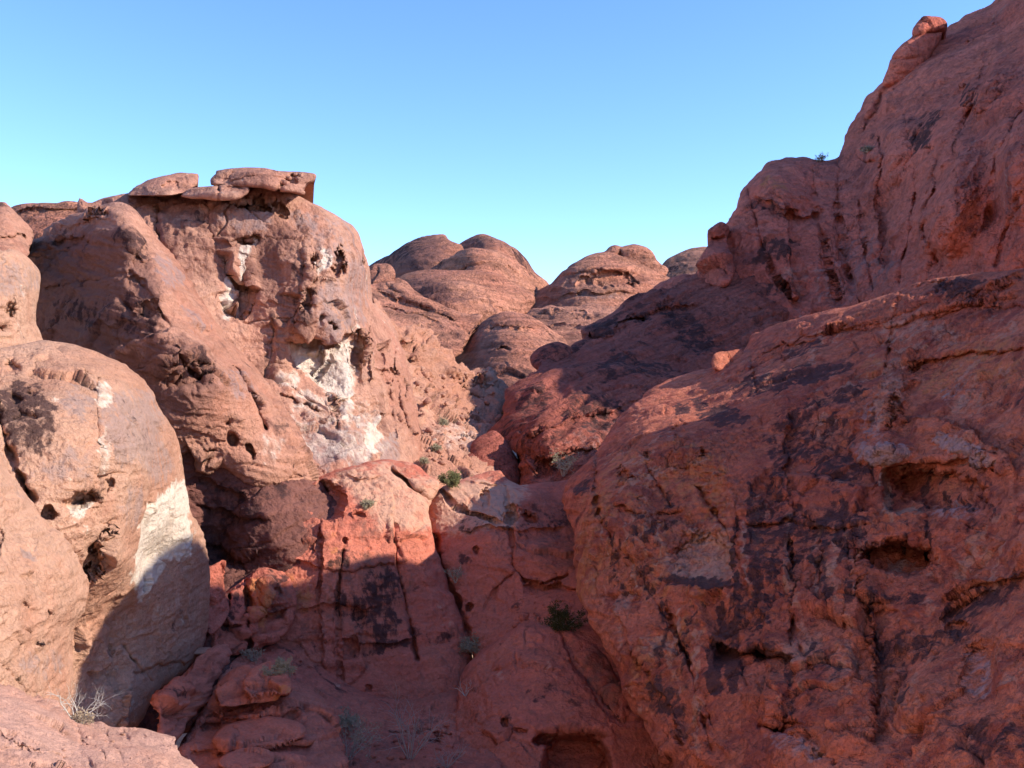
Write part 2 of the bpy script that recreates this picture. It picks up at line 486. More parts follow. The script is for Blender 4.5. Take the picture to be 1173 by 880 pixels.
def rock_mat(name, base, alt, dark=(0.055, 0.028, 0.027), pale=(0.62, 0.50, 0.41), grey=(0.25, 0.165, 0.15),
             ochre=(0.50, 0.19, 0.07), px=0.035, varnish=0.0, streak=0.0, mottling=0.5, bed=0.5, bed_dip=(0.0, 0.0),
             bump=1.0, palebits=0.0, brown=(0.21, 0.098, 0.072), maroon=0.0):
    """Weathered sandstone. px = metres covered by one picture pixel at this rock: keeps grain and bedding in proportion."""
    m = bpy.data.materials.new(name); m.use_nodes = True
    nt = m.node_tree; nt.nodes.clear(); L = nt.links.new
    out = nd(nt, "ShaderNodeOutputMaterial"); bs = nd(nt, "ShaderNodeBsdfPrincipled")
    bs.inputs["Roughness"].default_value = 0.92
    bs.inputs["Specular IOR Level"].default_value = 0.12
    L(bs.outputs[0], out.inputs[0])
    geo = nd(nt, "ShaderNodeNewGeometry")
    sc = nd(nt, "ShaderNodeVectorMath", operation='SCALE'); sc.inputs["Scale"].default_value = 1.0 / px
    L(geo.outputs["Position"], sc.inputs[0]); P = sc.outputs[0]      # position in pixel-sized units

    def noise(period, detail=4, rough=0.55, vec=None, stretch=None, off=0.0, dist=0.0):
        v = vec or P
        mp = nd(nt, "ShaderNodeMapping")
        s = stretch or (1, 1, 1)
        mp.inputs["Scale"].default_value = (s[0] / period, s[1] / period, s[2] / period)
        mp.inputs["Location"].default_value = (off, off * 1.7, off * 0.6)
        L(v, mp.inputs[0])
        n = nd(nt, "ShaderNodeTexNoise"); n.inputs["Scale"].default_value = 1.0
        n.inputs["Detail"].default_value = detail; n.inputs["Roughness"].default_value = rough
        n.inputs["Distortion"].default_value = dist
        L(mp.outputs[0], n.inputs["Vector"])
        return n.outputs["Fac"]

    def ramp(x, a, b, lo=0.0, hi=1.0):
        r = nd(nt, "ShaderNodeMapRange"); r.interpolation_type = 'SMOOTHSTEP'
        L(x, r.inputs["Value"])
        r.inputs["From Min"].default_value = a; r.inputs["From Max"].default_value = b
        r.inputs["To Min"].default_value = lo; r.inputs["To Max"].default_value = hi
        return r.outputs[0]

    def mth(op, a, b=None, clamp=False):
        n = nd(nt, "ShaderNodeMath", operation=op); n.use_clamp = clamp
        for i, x in enumerate((a, b)):
            if x is None: continue
            if isinstance(x, (int, float)): n.inputs[i].default_value = x
            else: L(x, n.inputs[i])
        return n.outputs[0]

    def mix(f, a, b, mode='MIX'):
        n = nd(nt, "ShaderNodeMix", data_type='RGBA', blend_type=mode)
        for s, x in ((n.inputs[0], f), (n.inputs[6], a), (n.inputs[7], b)):
            if isinstance(x, (int, float)): s.default_value = x
            elif isinstance(x, tuple): s.default_value = (*x, 1)
            else: L(x, s)
        return n.outputs[2]

    # tilted bedding coordinate
    dot = nd(nt, "ShaderNodeVectorMath", operation='DOT_PRODUCT'); dot.inputs[1].default_value = (bed_dip[0], bed_dip[1], 1.0)
    L(P, dot.inputs[0])
    sep = nd(nt, "ShaderNodeSeparateXYZ"); L(P, sep.inputs[0])
    wob = noise(120, 2)
    zz = mth('ADD', dot.outputs["Value"], mth('MULTIPLY', wob, 30.0))
    comb = nd(nt, "ShaderNodeCombineXYZ")
    L(mth('MULTIPLY', sep.outputs[0], 0.06), comb.inputs[0]); L(mth('MULTIPLY', sep.outputs[1], 0.06), comb.inputs[1]); L(zz, comb.inputs[2])
    lam = noise(7.0, 3, 0.6, comb.outputs[0])

    big = noise(190, 3, 0.5, off=3.1)
    med = noise(46, 5, 0.6, off=7.7)
    fin = noise(9, 5, 0.65, off=1.3)
    grn = noise(2.6, 4, 0.7, off=5.3)

    col = mix(ramp(mth('ADD', mth('MULTIPLY', big, 0.6), mth('MULTIPLY', med, 0.4)), 0.40, 0.60), base, alt)
    hsv = nd(nt, "ShaderNodeHueSaturation")
    L(col, hsv.inputs["Color"])
    val = mth('ADD', mth('ADD', ramp(med, 0.3, 0.7, -0.16 * mottling, 0.16 * mottling), ramp(fin, 0.3, 0.7, -0.13 * mottling, 0.13 * mottling)),
              mth('ADD', ramp(lam, 0.35, 0.65, -0.13 * bed, 0.13 * bed), ramp(grn, 0.3, 0.7, -0.12, 0.12)))
    L(mth('ADD', val, 1.0), hsv.inputs["Value"])
    col = hsv.outputs[0]

    at = nd(nt, "ShaderNodeAttribute", attribute_name="stain")
    sp = nd(nt, "ShaderNodeSeparateColor"); L(at.outputs["Color"], sp.inputs[0])
    # break the edges of each patch with grain, bedding and drips
    drip = noise(11, 4, 0.6, stretch=(1, 1, 0.13), off=2.2)
    edge = mth('ADD', mth('ADD', mth('MULTIPLY', med, 0.3), mth('MULTIPLY', fin, 0.35)), mth('ADD', mth('MULTIPLY', drip, 0.65), mth('MULTIPLY', lam, 0.25)))   # about 0.775 mid
    edge = mth('SUBTRACT', edge, 0.775)

    def patch(a, gain=3.0, lo=0.22, hi=0.82):
        return ramp(mth('ADD', a, mth('MULTIPLY', mth('MULTIPLY', edge, gain), ramp(a, 0.0, 0.3))), lo, hi)
    ga = patch(sp.outputs[2]); oa = patch(at.outputs["Alpha"]); pa = patch(sp.outputs[1], 1.9, 0.12, 0.8); da = patch(sp.outputs[0], 3.6, 0.25, 0.75)
    pat = nd(nt, "ShaderNodeAttribute", attribute_name="patina")
    ba = patch(pat.outputs["Fac"], 2.6, 0.15, 0.85)
    if maroon:
        mr = mth('ADD', mth('MULTIPLY', noise(20, 5, 0.6, stretch=(1, 1, 0.11), off=14.4, dist=0.5), 0.6), mth('MULTIPLY', noise(70, 4, 0.55, off=15.0), 0.45))
        ba = mth('MAXIMUM', ba, mth('MULTIPLY', ramp(mr, 0.60 - 0.16 * maroon, 0.72 - 0.16 * maroon), 0.9))
    if streak or varnish:
        gate = noise(95, 3, 0.5, off=9.4)
        dv = mth('ADD', mth('MULTIPLY', noise(13, 5, 0.62, stretch=(1, 1, 0.10), off=4.4, dist=0.3), 0.6 if streak else 0.0),
                 mth('MULTIPLY', noise(30, 6, 0.65, off=6.1), 0.4 if streak else 1.0))
        amt = max(streak, varnish)
        dv2 = ramp(mth('ADD', dv, mth('MULTIPLY', mth('SUBTRACT', gate, 0.5), 0.55)), 0.66 - 0.16 * amt, 0.76 - 0.16 * amt)
        da = mth('MAXIMUM', da, mth('MULTIPLY', dv2, 0.85))
    col = mix(mth('MULTIPLY', oa, 0.8), col, ochre)
    col = mix(mth('MULTIPLY', ba, 0.85), col, brown)
    if maroon > 0.5:
        pl = ramp(noise(8, 4, 0.6, stretch=(1, 1, 0.09), off=31.0, dist=0.3), 0.60, 0.72)
        pl = mth('MULTIPLY', pl, ramp(noise(70, 3, 0.5, off=33.0), 0.45, 0.62))
        col = mix(mth('MULTIPLY', pl, 0.5), col, pale)
    if palebits:
        pb = ramp(mth('ADD', noise(22, 6, 0.65, off=11.0), mth('MULTIPLY', mth('SUBTRACT', noise(110, 2, off=12.0), 0.5), 0.7)), 0.70 - 0.12 * palebits, 0.80 - 0.12 * palebits)
        col = mix(mth('MULTIPLY', pb, 0.6), col, pale)
    col = mix(mth('MULTIPLY', ga, 0.7), col, grey)
    col = mix(mth('MULTIPLY', pa, ramp(mth('ADD', med, fin), 0.75, 1.1, 0.74, 0.97)), col, pale)
    col = mix(mth('MULTIPLY', da, 0.88), col, dark)
    L(col, bs.inputs["Base Color"])
    # relief finer than the mesh
    b1 = nd(nt, "ShaderNodeBump"); b1.inputs["Strength"].default_value = 0.9 * bump; b1.inputs["Distance"].default_value = px * 4.0
    flake = mth('ADD', ramp(noise(17, 5, 0.6, off=21.0), 0.495, 0.525), mth('MULTIPLY', ramp(noise(7, 4, 0.6, off=23.0), 0.55, 0.58), 0.6))
    hgt = mth('ADD', mth('MULTIPLY', flake, 0.22), mth('ADD', mth('ADD', mth('MULTIPLY', fin, 0.9), mth('MULTIPLY', grn, 0.42)), mth('MULTIPLY', lam, 0.6 * bed)))
    L(hgt, b1.inputs["Height"])
    L(b1.outputs[0], bs.inputs["Normal"])
    return m

def plain_mat(name, col, rough=0.9, var=0.25, scale=8.0):
    m = bpy.data.materials.new(name); m.use_nodes = True
    nt = m.node_tree; bs = nt.nodes["Principled BSDF"]
    bs.inputs["Roughness"].default_value = rough; bs.inputs["Specular IOR Level"].default_value = 0.15
    n = nd(nt, "ShaderNodeTexNoise"); n.inputs["Scale"].default_value = scale; n.inputs["Detail"].default_value = 5
    g = nd(nt, "ShaderNodeNewGeometry"); nt.links.new(g.outputs["Position"], n.inputs["Vector"])
    cr = nd(nt, "ShaderNodeMix", data_type='RGBA')
    cr.inputs[6].default_value = (*[c * (1 - var) for c in col], 1); cr.inputs[7].default_value = (*[c * (1 + var) for c in col], 1)
    nt.links.new(n.outputs["Fac"], cr.inputs[0]); nt.links.new(cr.outputs[2], bs.inputs["Base Color"])
    return m

M_ledge = rock_mat("pale_red_sandstone", (0.50, 0.275, 0.20), (0.44, 0.22, 0.15), px=0.0105, bed=0.5)
M_dome = rock_mat("buff_sandstone", (0.475, 0.268, 0.178), (0.41, 0.205, 0.13), pale=(0.66, 0.545, 0.43), grey=(0.30, 0.208, 0.178), palebits=0.2, varnish=0.08, px=0.021, bed=0.45)
M_ridge = rock_mat("rose_sandstone", (0.43, 0.215, 0.145), (0.36, 0.16, 0.105), grey=(0.28, 0.19, 0.175), maroon=0.25, px=0.035, bed=0.8, bed_dip=(0.25, 0.0), varnish=0.15)
M_face = rock_mat("weathered_cliff_sandstone", (0.47, 0.25, 0.172), (0.39, 0.18, 0.122), pale=(0.66, 0.54, 0.44), maroon=0.3, grey=(0.31, 0.215, 0.195), px=0.047, bed=0.25, streak=0.16, palebits=0.4)
M_rubble = rock_mat("broken_sandstone", (0.49, 0.255, 0.172), (0.42, 0.195, 0.126), px=0.06, bed=0.3)
M_far = rock_mat("distant_sandstone", (0.48, 0.21, 0.132), (0.41, 0.16, 0.10), px=0.14, bump=1.8, mottling=1.0, bed=1.7, varnish=0.1, maroon=0.12, brown=(0.2, 0.09, 0.072))
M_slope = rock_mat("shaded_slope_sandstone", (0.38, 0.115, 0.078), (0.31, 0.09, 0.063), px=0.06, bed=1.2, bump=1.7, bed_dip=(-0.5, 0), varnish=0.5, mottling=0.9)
M_high = rock_mat("high_cliff_sandstone", (0.60, 0.175, 0.115), (0.50, 0.135, 0.09), px=0.075, bump=1.6, mottling=0.9, bed=0.5, maroon=0.35, brown=(0.25, 0.08, 0.065), streak=0.2, palebits=0.15, pale=(0.46, 0.27, 0.21))
M_wall = rock_mat("red_wall_sandstone", (0.66, 0.215, 0.122), (0.55, 0.16, 0.092), px=0.028, bed=0.9, bump=1.7, bed_dip=(-0.25, 0), streak=0.22, palebits=0.65, maroon=0.54, brown=(0.33, 0.085, 0.062), dark=(0.085, 0.045, 0.045), mottling=0.8,
                  pale=(0.60, 0.33, 0.225), ochre=(0.60, 0.235, 0.10), grey=(0.46, 0.37, 0.35))
M_mid = rock_mat("red_knoll_sandstone", (0.54, 0.175, 0.11), (0.46, 0.135, 0.088), maroon=0.2, pale=(0.56, 0.31, 0.21), px=0.034, bed=0.6, varnish=0.16, palebits=0.12)
M_slab = rock_mat("red_slab_sandstone", (0.50, 0.165, 0.105), (0.43, 0.135, 0.085), px=0.024, bed=1.0, bed_dip=(0.15, 0.2))
M_recess = rock_mat("shade_darkened_sandstone", (0.20, 0.085, 0.066), (0.15, 0.062, 0.048), px=0.037, bed=0.8, varnish=0.45)  # varnished rock, darkened further to stand in for a missing cast shadow
M_ground = rock_mat("pale_bounce_ground", (0.74, 0.50, 0.37), (0.64, 0.41, 0.29), px=0.03, bed=0.0)  # pale tone raised so the unseen hillside throws more bounce light
# ---------------------------------------------------------------- ground
def build_ground():
    xs = np.concatenate([np.linspace(-2500, -130, 12), np.linspace(-120, 120, 121), np.linspace(130, 2500, 12)])
    ys = np.concatenate([np.linspace(-2500, -170, 10), np.linspace(-160, -44, 30), np.linspace(-40, 220, 131), np.linspace(240, 3500, 14)])
    X, Y = np.meshgrid(xs, ys)
    Z = -14.5 + 14.0 * sstep(50, 130, Y) - 9.0 * sstep(220, 700, Y)
    # unseen hillside behind and left of the viewer, added to bounce sunlight onto shade
    a_ = 44.0 * sstep(1, 32, -X - 0.55 * np.clip(Y, 0, None) - 2.0) * sstep(26, 10, Y)
    b_ = 46.0 * sstep(6, 46, 0.8 * -X + 0.6 * -Y) * sstep(12, 2, Y)
    Z = Z + np.maximum(a_, b_) * sstep(-160, -70, Y) * sstep(60, 25, X)
    p = np.stack([X.ravel() / 14, Y.ravel() / 14, np.zeros(X.size)], -1)
    Z = Z.ravel() + 0.5 * fbm(p, 4, 77) * (1 + 3.0 * (Z.ravel() > -6) * (Y.ravel() < 26))
    n = len(xs); i = np.arange(len(ys) - 1)[:, None] * n + np.arange(n - 1)[None]
    q = np.stack([i, i + 1, i + n + 1, i + n], -1).reshape(-1, 4)
    me = mesh_from_arrays("ground", np.stack([X.ravel(), Y.ravel(), Z], -1), q, np.zeros((0, 3), int))
    me.attributes.new("stain", 'FLOAT_COLOR', 'POINT').data.foreach_set("color", np.zeros(4 * len(me.vertices), np.float32))
    me.materials.append(M_ground)
    tag(link(bpy.data.objects.new("ground", me)), kind='structure')
build_ground()

# ---------------------------------------------------------------- far domes
G_FAR = "sandstone domes at the head of the canyon"
rock_mass("rock_dome", "dark sided peak with a jagged top, behind the biggest far dome", "rock dome",
          [(405,330),(426,302),(449,289),(467,277),(486,270),(507,268),(517,278),(540,290),(560,330),(540,380),(420,380)],
          [(430,300,240.3),(486,275,232.2),(500,310,216),(540,320,224.1),(430,360,232.2),(470,300,220.1)], M_far, w=34, rough=.5, fine=.7, lips=.45, spall=.4, joints=.4, bed=.4, seed=11, group=G_FAR, thick=20,
          stains=[('brown','ell',465,295,60,30,-15,.9),('dark','ell',455,290,40,14,-20,.5)], key="farA")
rock_mass("rock_dome", "rounded dark flanked dome forming the highest far summit behind the lit dome", "rock dome",
          [(505,310),(525,284),(544,272),(561,271),(587,283),(604,296),(614,311),(628,323),(640,350),(600,380),(520,370)],
          [(530,290,232.2),(560,285,222.8),(610,315,232.2),(560,340,216),(630,350,232.2)], M_far, w=44, rough=.5, fine=.7, lips=.45, spall=.4, joints=.4, bed=.4, seed=12, group=G_FAR, thick=20,
          stains=[('brown','ell',560,280,30,12,0,.6),('dark','ell',600,300,25,12,40,.5)], key="farB")
rock_mass("rock_dome", "smooth sunlit dome with a pitted brow, leaning on the far summit", "rock dome",
          [(488,330),(499,309),(512,295),(535,285),(561,284),(584,291),(599,302),(610,316),(616,335),(600,365),(500,360)],
          [(505,310,210.6),(545,300,201.2),(605,320,213.3),(550,340,197.1),(500,350,205.2)], M_far, w=48, rough=.5, fine=.7, lips=.45, spall=.4, joints=.4, bed=.7, seed=13, group=G_FAR, thick=15,
          feats=[('pit',528,308,5,3,0,6),('pit',585,307,7,3,20,5),('step',[(500,309),(540,306),(575,303),(606,316)],5,8)], key="farC")
rock_mass("rock_dome", "broad low loaf shaped dome below the far summit", "rock dome",
          [(436,345),(452,321),(475,311),(520,308),(561,312),(591,323),(612,337),(610,352),(590,364),(569,372),(545,395),(440,395)],
          [(450,325,191.7),(520,318,185),(605,340,197.1),(520,350,175.5),(450,370,180.9),(570,360,183.6)], M_far, w=44, rough=.5, fine=.8, lips=.45, spall=.4, joints=.4, bed=.8, seed=14, group=G_FAR, thick=15,
          stains=[('brown','ell',490,335,60,16,10,.7)], key="farD")
rock_mass("rock_hump", "small rounded hump with pits beside the cliff edge, below the dark peak", "rock hump",
          [(410,330),(426,306),(436,303),(447,304),(453,314),(448,328),(440,345),(410,345)],
          [(420,310,172.8),(440,312,172.8),(430,335,167.4)], M_far, w=14, rough=.5, fine=.8, lips=.45, spall=.4, joints=.4, tafoni=.5, seed=15, thick=8, key="farE")
rock_mass("rock_slope", "long sunlit ramp of slanting ribs running down below the loaf shaped dome", "rock slope",
          [(400,330),(428,324),(456,321),(475,333),(505,346),(527,355),(551,360),(551,372),(541,383),(525,405),(480,420),(400,420)],
          [(415,330,167.4),(456,325,170.1),(500,350,164.7),(545,370,159.3),(430,400,140.4),(500,400,143.1)], M_far, w=14, rough=.6, fine=.9, lips=.45, spall=.4, joints=.4, bed=1.6, bed_dip=(.45,0), seed=16, thick=10,
          feats=[('step',[(424,326),(460,341),(500,360),(530,372)],9,12),('step',[(430,345),(470,358),(510,377)],9,12),('crack',[(432,322),(470,345),(515,365)],2.5,8)], key="farF")
rock_mass("rock_dome", "stepped sunlit dome with a hollow band, across the sky notch from the far summit", "rock dome",
          [(596,365),(606,340),(621,330),(640,315),(655,302),(674,293),(692,289),(712,292),(735,300),(757,308),(778,326),(800,350),(790,380),(610,385)],
          [(612,340,213.3),(640,322,210.6),(692,300,213.3),(760,320,218.7),(690,350,199.8),(620,360,202.5)], M_far, w=46, rough=.6, fine=.8, lips=.45, spall=.4, joints=.4, bed=.9, seed=17, group=G_FAR, thick=18,
          feats=[('pit',700,320,32,9,0,16,.5),('step',[(625,322),(680,309),(740,313)],8,9),('step',[(606,345),(650,335),(700,333),(770,338)],6,8),('pit',668,324,12,5,-8,8)],
          stains=[('grey','ell',690,338,34,7,0,.5)], key="farG")
rock_mass("rock_hump", "twin rounded caps on top of the stepped dome", "rock hump",
          [(678,304),(692,287),(703,280),(712,282),(720,279),(729,279),(742,284),(753,298),(766,311),(742,330),(690,325)],
          [(690,300,224),(735,288,226),(765,310,226),(720,318,222)], M_far, w=12, rough=.4, fine=.8, bed=1.2, lips=.6, spall=.5, joints=.4, seed=18, thick=8, feats=[('crack',[(712,279),(709,300)],2.5,9)], key="farGc")
rock_mass("rock_dome", "plain far dome low on the skyline beside the shaded cliff", "rock dome",
          [(752,325),(760,302),(775,292),(797,284),(814,283),(840,300),(840,360),(760,360)],
          [(760,305,270),(800,290,267.3),(820,330,256.5),(770,340,256.5)], M_far, w=26, rough=.5, fine=.7, lips=.45, spall=.4, joints=.4, seed=19, group=G_FAR, thick=18, key="farH",
          stains=[('dark','ell',775,310,18,10,0,.4)])
rock_mass("rock_shelf", "low pitted shelves of rock in front of the stepped dome", "rock shelf",
          [(590,372),(602,357),(618,350),(632,346),(648,349),(677,345),(702,349),(740,352),(760,380),(740,420),(620,420)],
          [(600,360,178.2),(640,352,175.5),(700,355,172.8),(640,385,159.3),(720,385,156.6)], M_far, w=14, rough=1.0, fine=1.1, lips=.45, spall=.4, joints=.4, bed=1.2, tafoni=.6, seed=20, thick=10,
          feats=[('step',[(600,362),(640,357),(690,360)],8,7),('step',[(612,374),(660,368),(700,372)],8,7),('pit',632,354,11,3,0,8),('pit',664,356,12,4,5,9)], key="farJ")
rock_mass("rock_dome", "smooth sunlit hump filling the canyon floor below the far domes", "rock dome",
          [(505,430),(524,404),(541,382),(551,370),(569,360),(587,357),(610,362),(632,377),(650,388),(680,410),(690,440),(640,480),(560,470)],
          [(528,405,152),(585,366,152),(650,395,152),(590,400,143),(560,440,136),(640,440,138)], M_far, w=44, rough=.6, fine=.9, lips=.45, spall=.4, joints=.4, bed=.5, seed=21, group=G_FAR, thick=12,
          feats=[('step',[(551,377),(580,372),(625,378),(640,390)],9,10),('pit',578,398,7,2.5,0,8),('pit',615,405,5,2,0,6)], key="farI")

# ---------------------------------------------------------------- upper right cliff
rock_mass("cliff", "tall shaded red cliff climbing out of the picture at the top right", "cliff",
          [(740,350),(773,318),(800,313),(812,290),(826,284),(834,268),(843,232),(852,212),(864,200),(882,184),(914,177),(937,182),(959,182),(966,168),(978,141),(991,118),(1013,93),(1026,72),(1046,52),(1083,36),(1093,30),(1118,14),(1137,5),(1180,-34),(1240,-50),(1310,10),(1370,120),(1400,520),(1000,560),(760,470)],
          [(800,315,98),(845,250,100),(885,195,103),(950,190,106),(990,125,108),(1050,55,111),(1137,10,112),(1240,-50,90),
           (860,300,96),(900,290,94),(940,300,92),(960,240,98),(1000,220,97),(960,310,91),(1000,300,89),(1060,180,90),(1120,120,86),(1173,180,72),(1100,290,76),(1173,290,68),(1250,60,70),(1320,60,64),
           (850,390,92),(1000,400,82),(1400,400,58),(1000,520,80)],
          M_high, w=60, round_=.8, rough=1.4, fine=.9, flute=1.2, bed=.3, seed=31, thick=4, joints=.4, lips=.6,
          feats=[('crack',[(963,180),(958,220),(968,300),(985,350)],3,14),('crack',[(1075,175),(1070,215),(1058,260),(1072,300)],6,26),
                 ('bulge',1090,230,42,80,15,75),('bulge',900,215,36,34,0,24),('bulge',1020,180,30,60,25,40),('bulge',1130,90,34,50,30,40),('crack',[(1130,60),(1110,130),(1088,190)],5,18),('crack',[(1173,120),(1140,180),(1130,260)],5,24),
                 ('bulge',1165,190,44,70,10,60),('pit',1112,140,18,22,20,14,.2),('crack',[(990,150),(1010,110),(1040,70)],4,22),('step',[(1005,118),(1040,85),(1090,55),(1150,20)],-16,30),
                 ('bulge',1000,175,14,11,0,14),('step',[(985,178),(1000,184),(1012,190)],14,10),('crack',[(858,215),(866,260),(890,320),(915,350)],2.4,10),('crack',[(930,195),(935,250),(950,300),(962,345)],2,11),('crack',[(1035,130),(1050,200),(1045,260),(1030,325)],2.2,13),('crack',[(1000,335),(990,280),(984,230)],2,9),('vstep',[(1100,150),(1086,220),(1062,290)],-30,40),('vstep',[(1010,150),(1004,220),(1010,310)],14,30),('vstep',[(900,230),(905,280),(915,350)],12,24),('crack',[(1173,235),(1150,265),(1140,305)],2.4,12),
                 ('step',[(862,225),(890,240),(920,250),(945,240)],12,12),('crack',[(1173,40),(1120,60),(1095,105)],4,12)],
          stains=[('dark','ell',885,285,40,7,-22,.7),('dark','ell',885,240,35,8,10,.5),('dark','ell',1060,150,18,32,30,.65),('dark','ell',1010,150,20,8,-60,.4),('dark','ell',870,330,30,12,0,.5),
                  ('dark','ell',1110,110,14,18,0,.5),('grey','ell',980,310,60,60,0,.35),('pale','ell',920,320,40,30,0,.24),('ochre','ell',890,210,16,8,0,.4)], key="cliffR")
rock_mass("balanced_rock", "mushroom shaped hoodoo where the dark slope meets the tall shaded cliff", "balanced rock",
          [(800,318),(811,285),(815,274),(810,265),(816,258),(827,253),(836,259),(833,270),(834,285),(842,310),(830,330)],
          [(805,310,97),(822,260,97),(835,270,99),(825,310,94)], M_high, w=12, rough=.5, fine=.8, seed=32, thick=5, key="hoodoo",
          feats=[('step',[(808,268),(822,273),(836,268)],14,8)])
rock_mass("balanced_rock", "double capped knob on the skyline high on the tall shaded cliff", "balanced rock",
          [(1012,98),(1020,78),(1024,66),(1034,54),(1046,44),(1048,33),(1055,24),(1066,20),(1080,22),(1084,30),(1078,38),(1074,48),(1062,66),(1040,96)],
          [(1020,80,108),(1065,25,109),(1080,35,110),(1045,70,108)], M_high, w=12, rough=.5, fine=.8, seed=33, thick=6, key="pinn",
          feats=[('crack',[(1046,42),(1062,38),(1080,36)],3,14),('crack',[(1024,68),(1040,66),(1056,64)],2.5,10)])
# ---------------------------------------------------------------- dark slope on the right of the canyon
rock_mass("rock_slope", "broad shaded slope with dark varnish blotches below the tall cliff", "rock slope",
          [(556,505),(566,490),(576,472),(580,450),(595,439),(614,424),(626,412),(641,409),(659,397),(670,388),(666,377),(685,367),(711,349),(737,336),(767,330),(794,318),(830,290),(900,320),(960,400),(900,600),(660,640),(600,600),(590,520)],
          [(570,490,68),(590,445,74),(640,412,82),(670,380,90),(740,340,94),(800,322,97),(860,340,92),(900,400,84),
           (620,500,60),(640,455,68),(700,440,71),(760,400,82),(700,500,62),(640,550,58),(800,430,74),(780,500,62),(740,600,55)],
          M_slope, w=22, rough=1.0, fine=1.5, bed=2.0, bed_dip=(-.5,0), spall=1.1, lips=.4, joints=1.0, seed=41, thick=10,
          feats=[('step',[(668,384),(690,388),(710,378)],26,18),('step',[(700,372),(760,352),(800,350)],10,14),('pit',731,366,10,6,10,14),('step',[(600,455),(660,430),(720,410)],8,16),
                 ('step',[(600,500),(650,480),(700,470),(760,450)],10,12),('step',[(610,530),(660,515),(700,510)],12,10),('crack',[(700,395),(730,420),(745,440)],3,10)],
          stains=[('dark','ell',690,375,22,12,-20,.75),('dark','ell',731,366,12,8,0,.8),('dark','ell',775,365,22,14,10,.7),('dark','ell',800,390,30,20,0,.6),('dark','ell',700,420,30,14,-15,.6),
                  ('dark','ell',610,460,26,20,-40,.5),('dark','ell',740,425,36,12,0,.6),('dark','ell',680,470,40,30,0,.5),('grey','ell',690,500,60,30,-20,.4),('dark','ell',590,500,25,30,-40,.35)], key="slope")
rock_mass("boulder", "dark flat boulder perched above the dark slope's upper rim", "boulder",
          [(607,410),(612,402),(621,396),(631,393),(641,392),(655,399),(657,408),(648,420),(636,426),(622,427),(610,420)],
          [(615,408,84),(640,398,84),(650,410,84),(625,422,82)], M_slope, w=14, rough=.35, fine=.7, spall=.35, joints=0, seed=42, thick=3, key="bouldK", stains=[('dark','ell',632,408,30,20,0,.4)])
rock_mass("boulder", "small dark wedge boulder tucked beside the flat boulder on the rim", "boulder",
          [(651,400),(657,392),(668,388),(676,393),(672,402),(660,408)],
          [(655,398,85),(670,392,86),(664,404,84)], M_slope, w=8, rough=.4, fine=.8, seed=43, thick=2, key="bouldK2", stains=[('dark','ell',664,397,20,12,0,.5)])
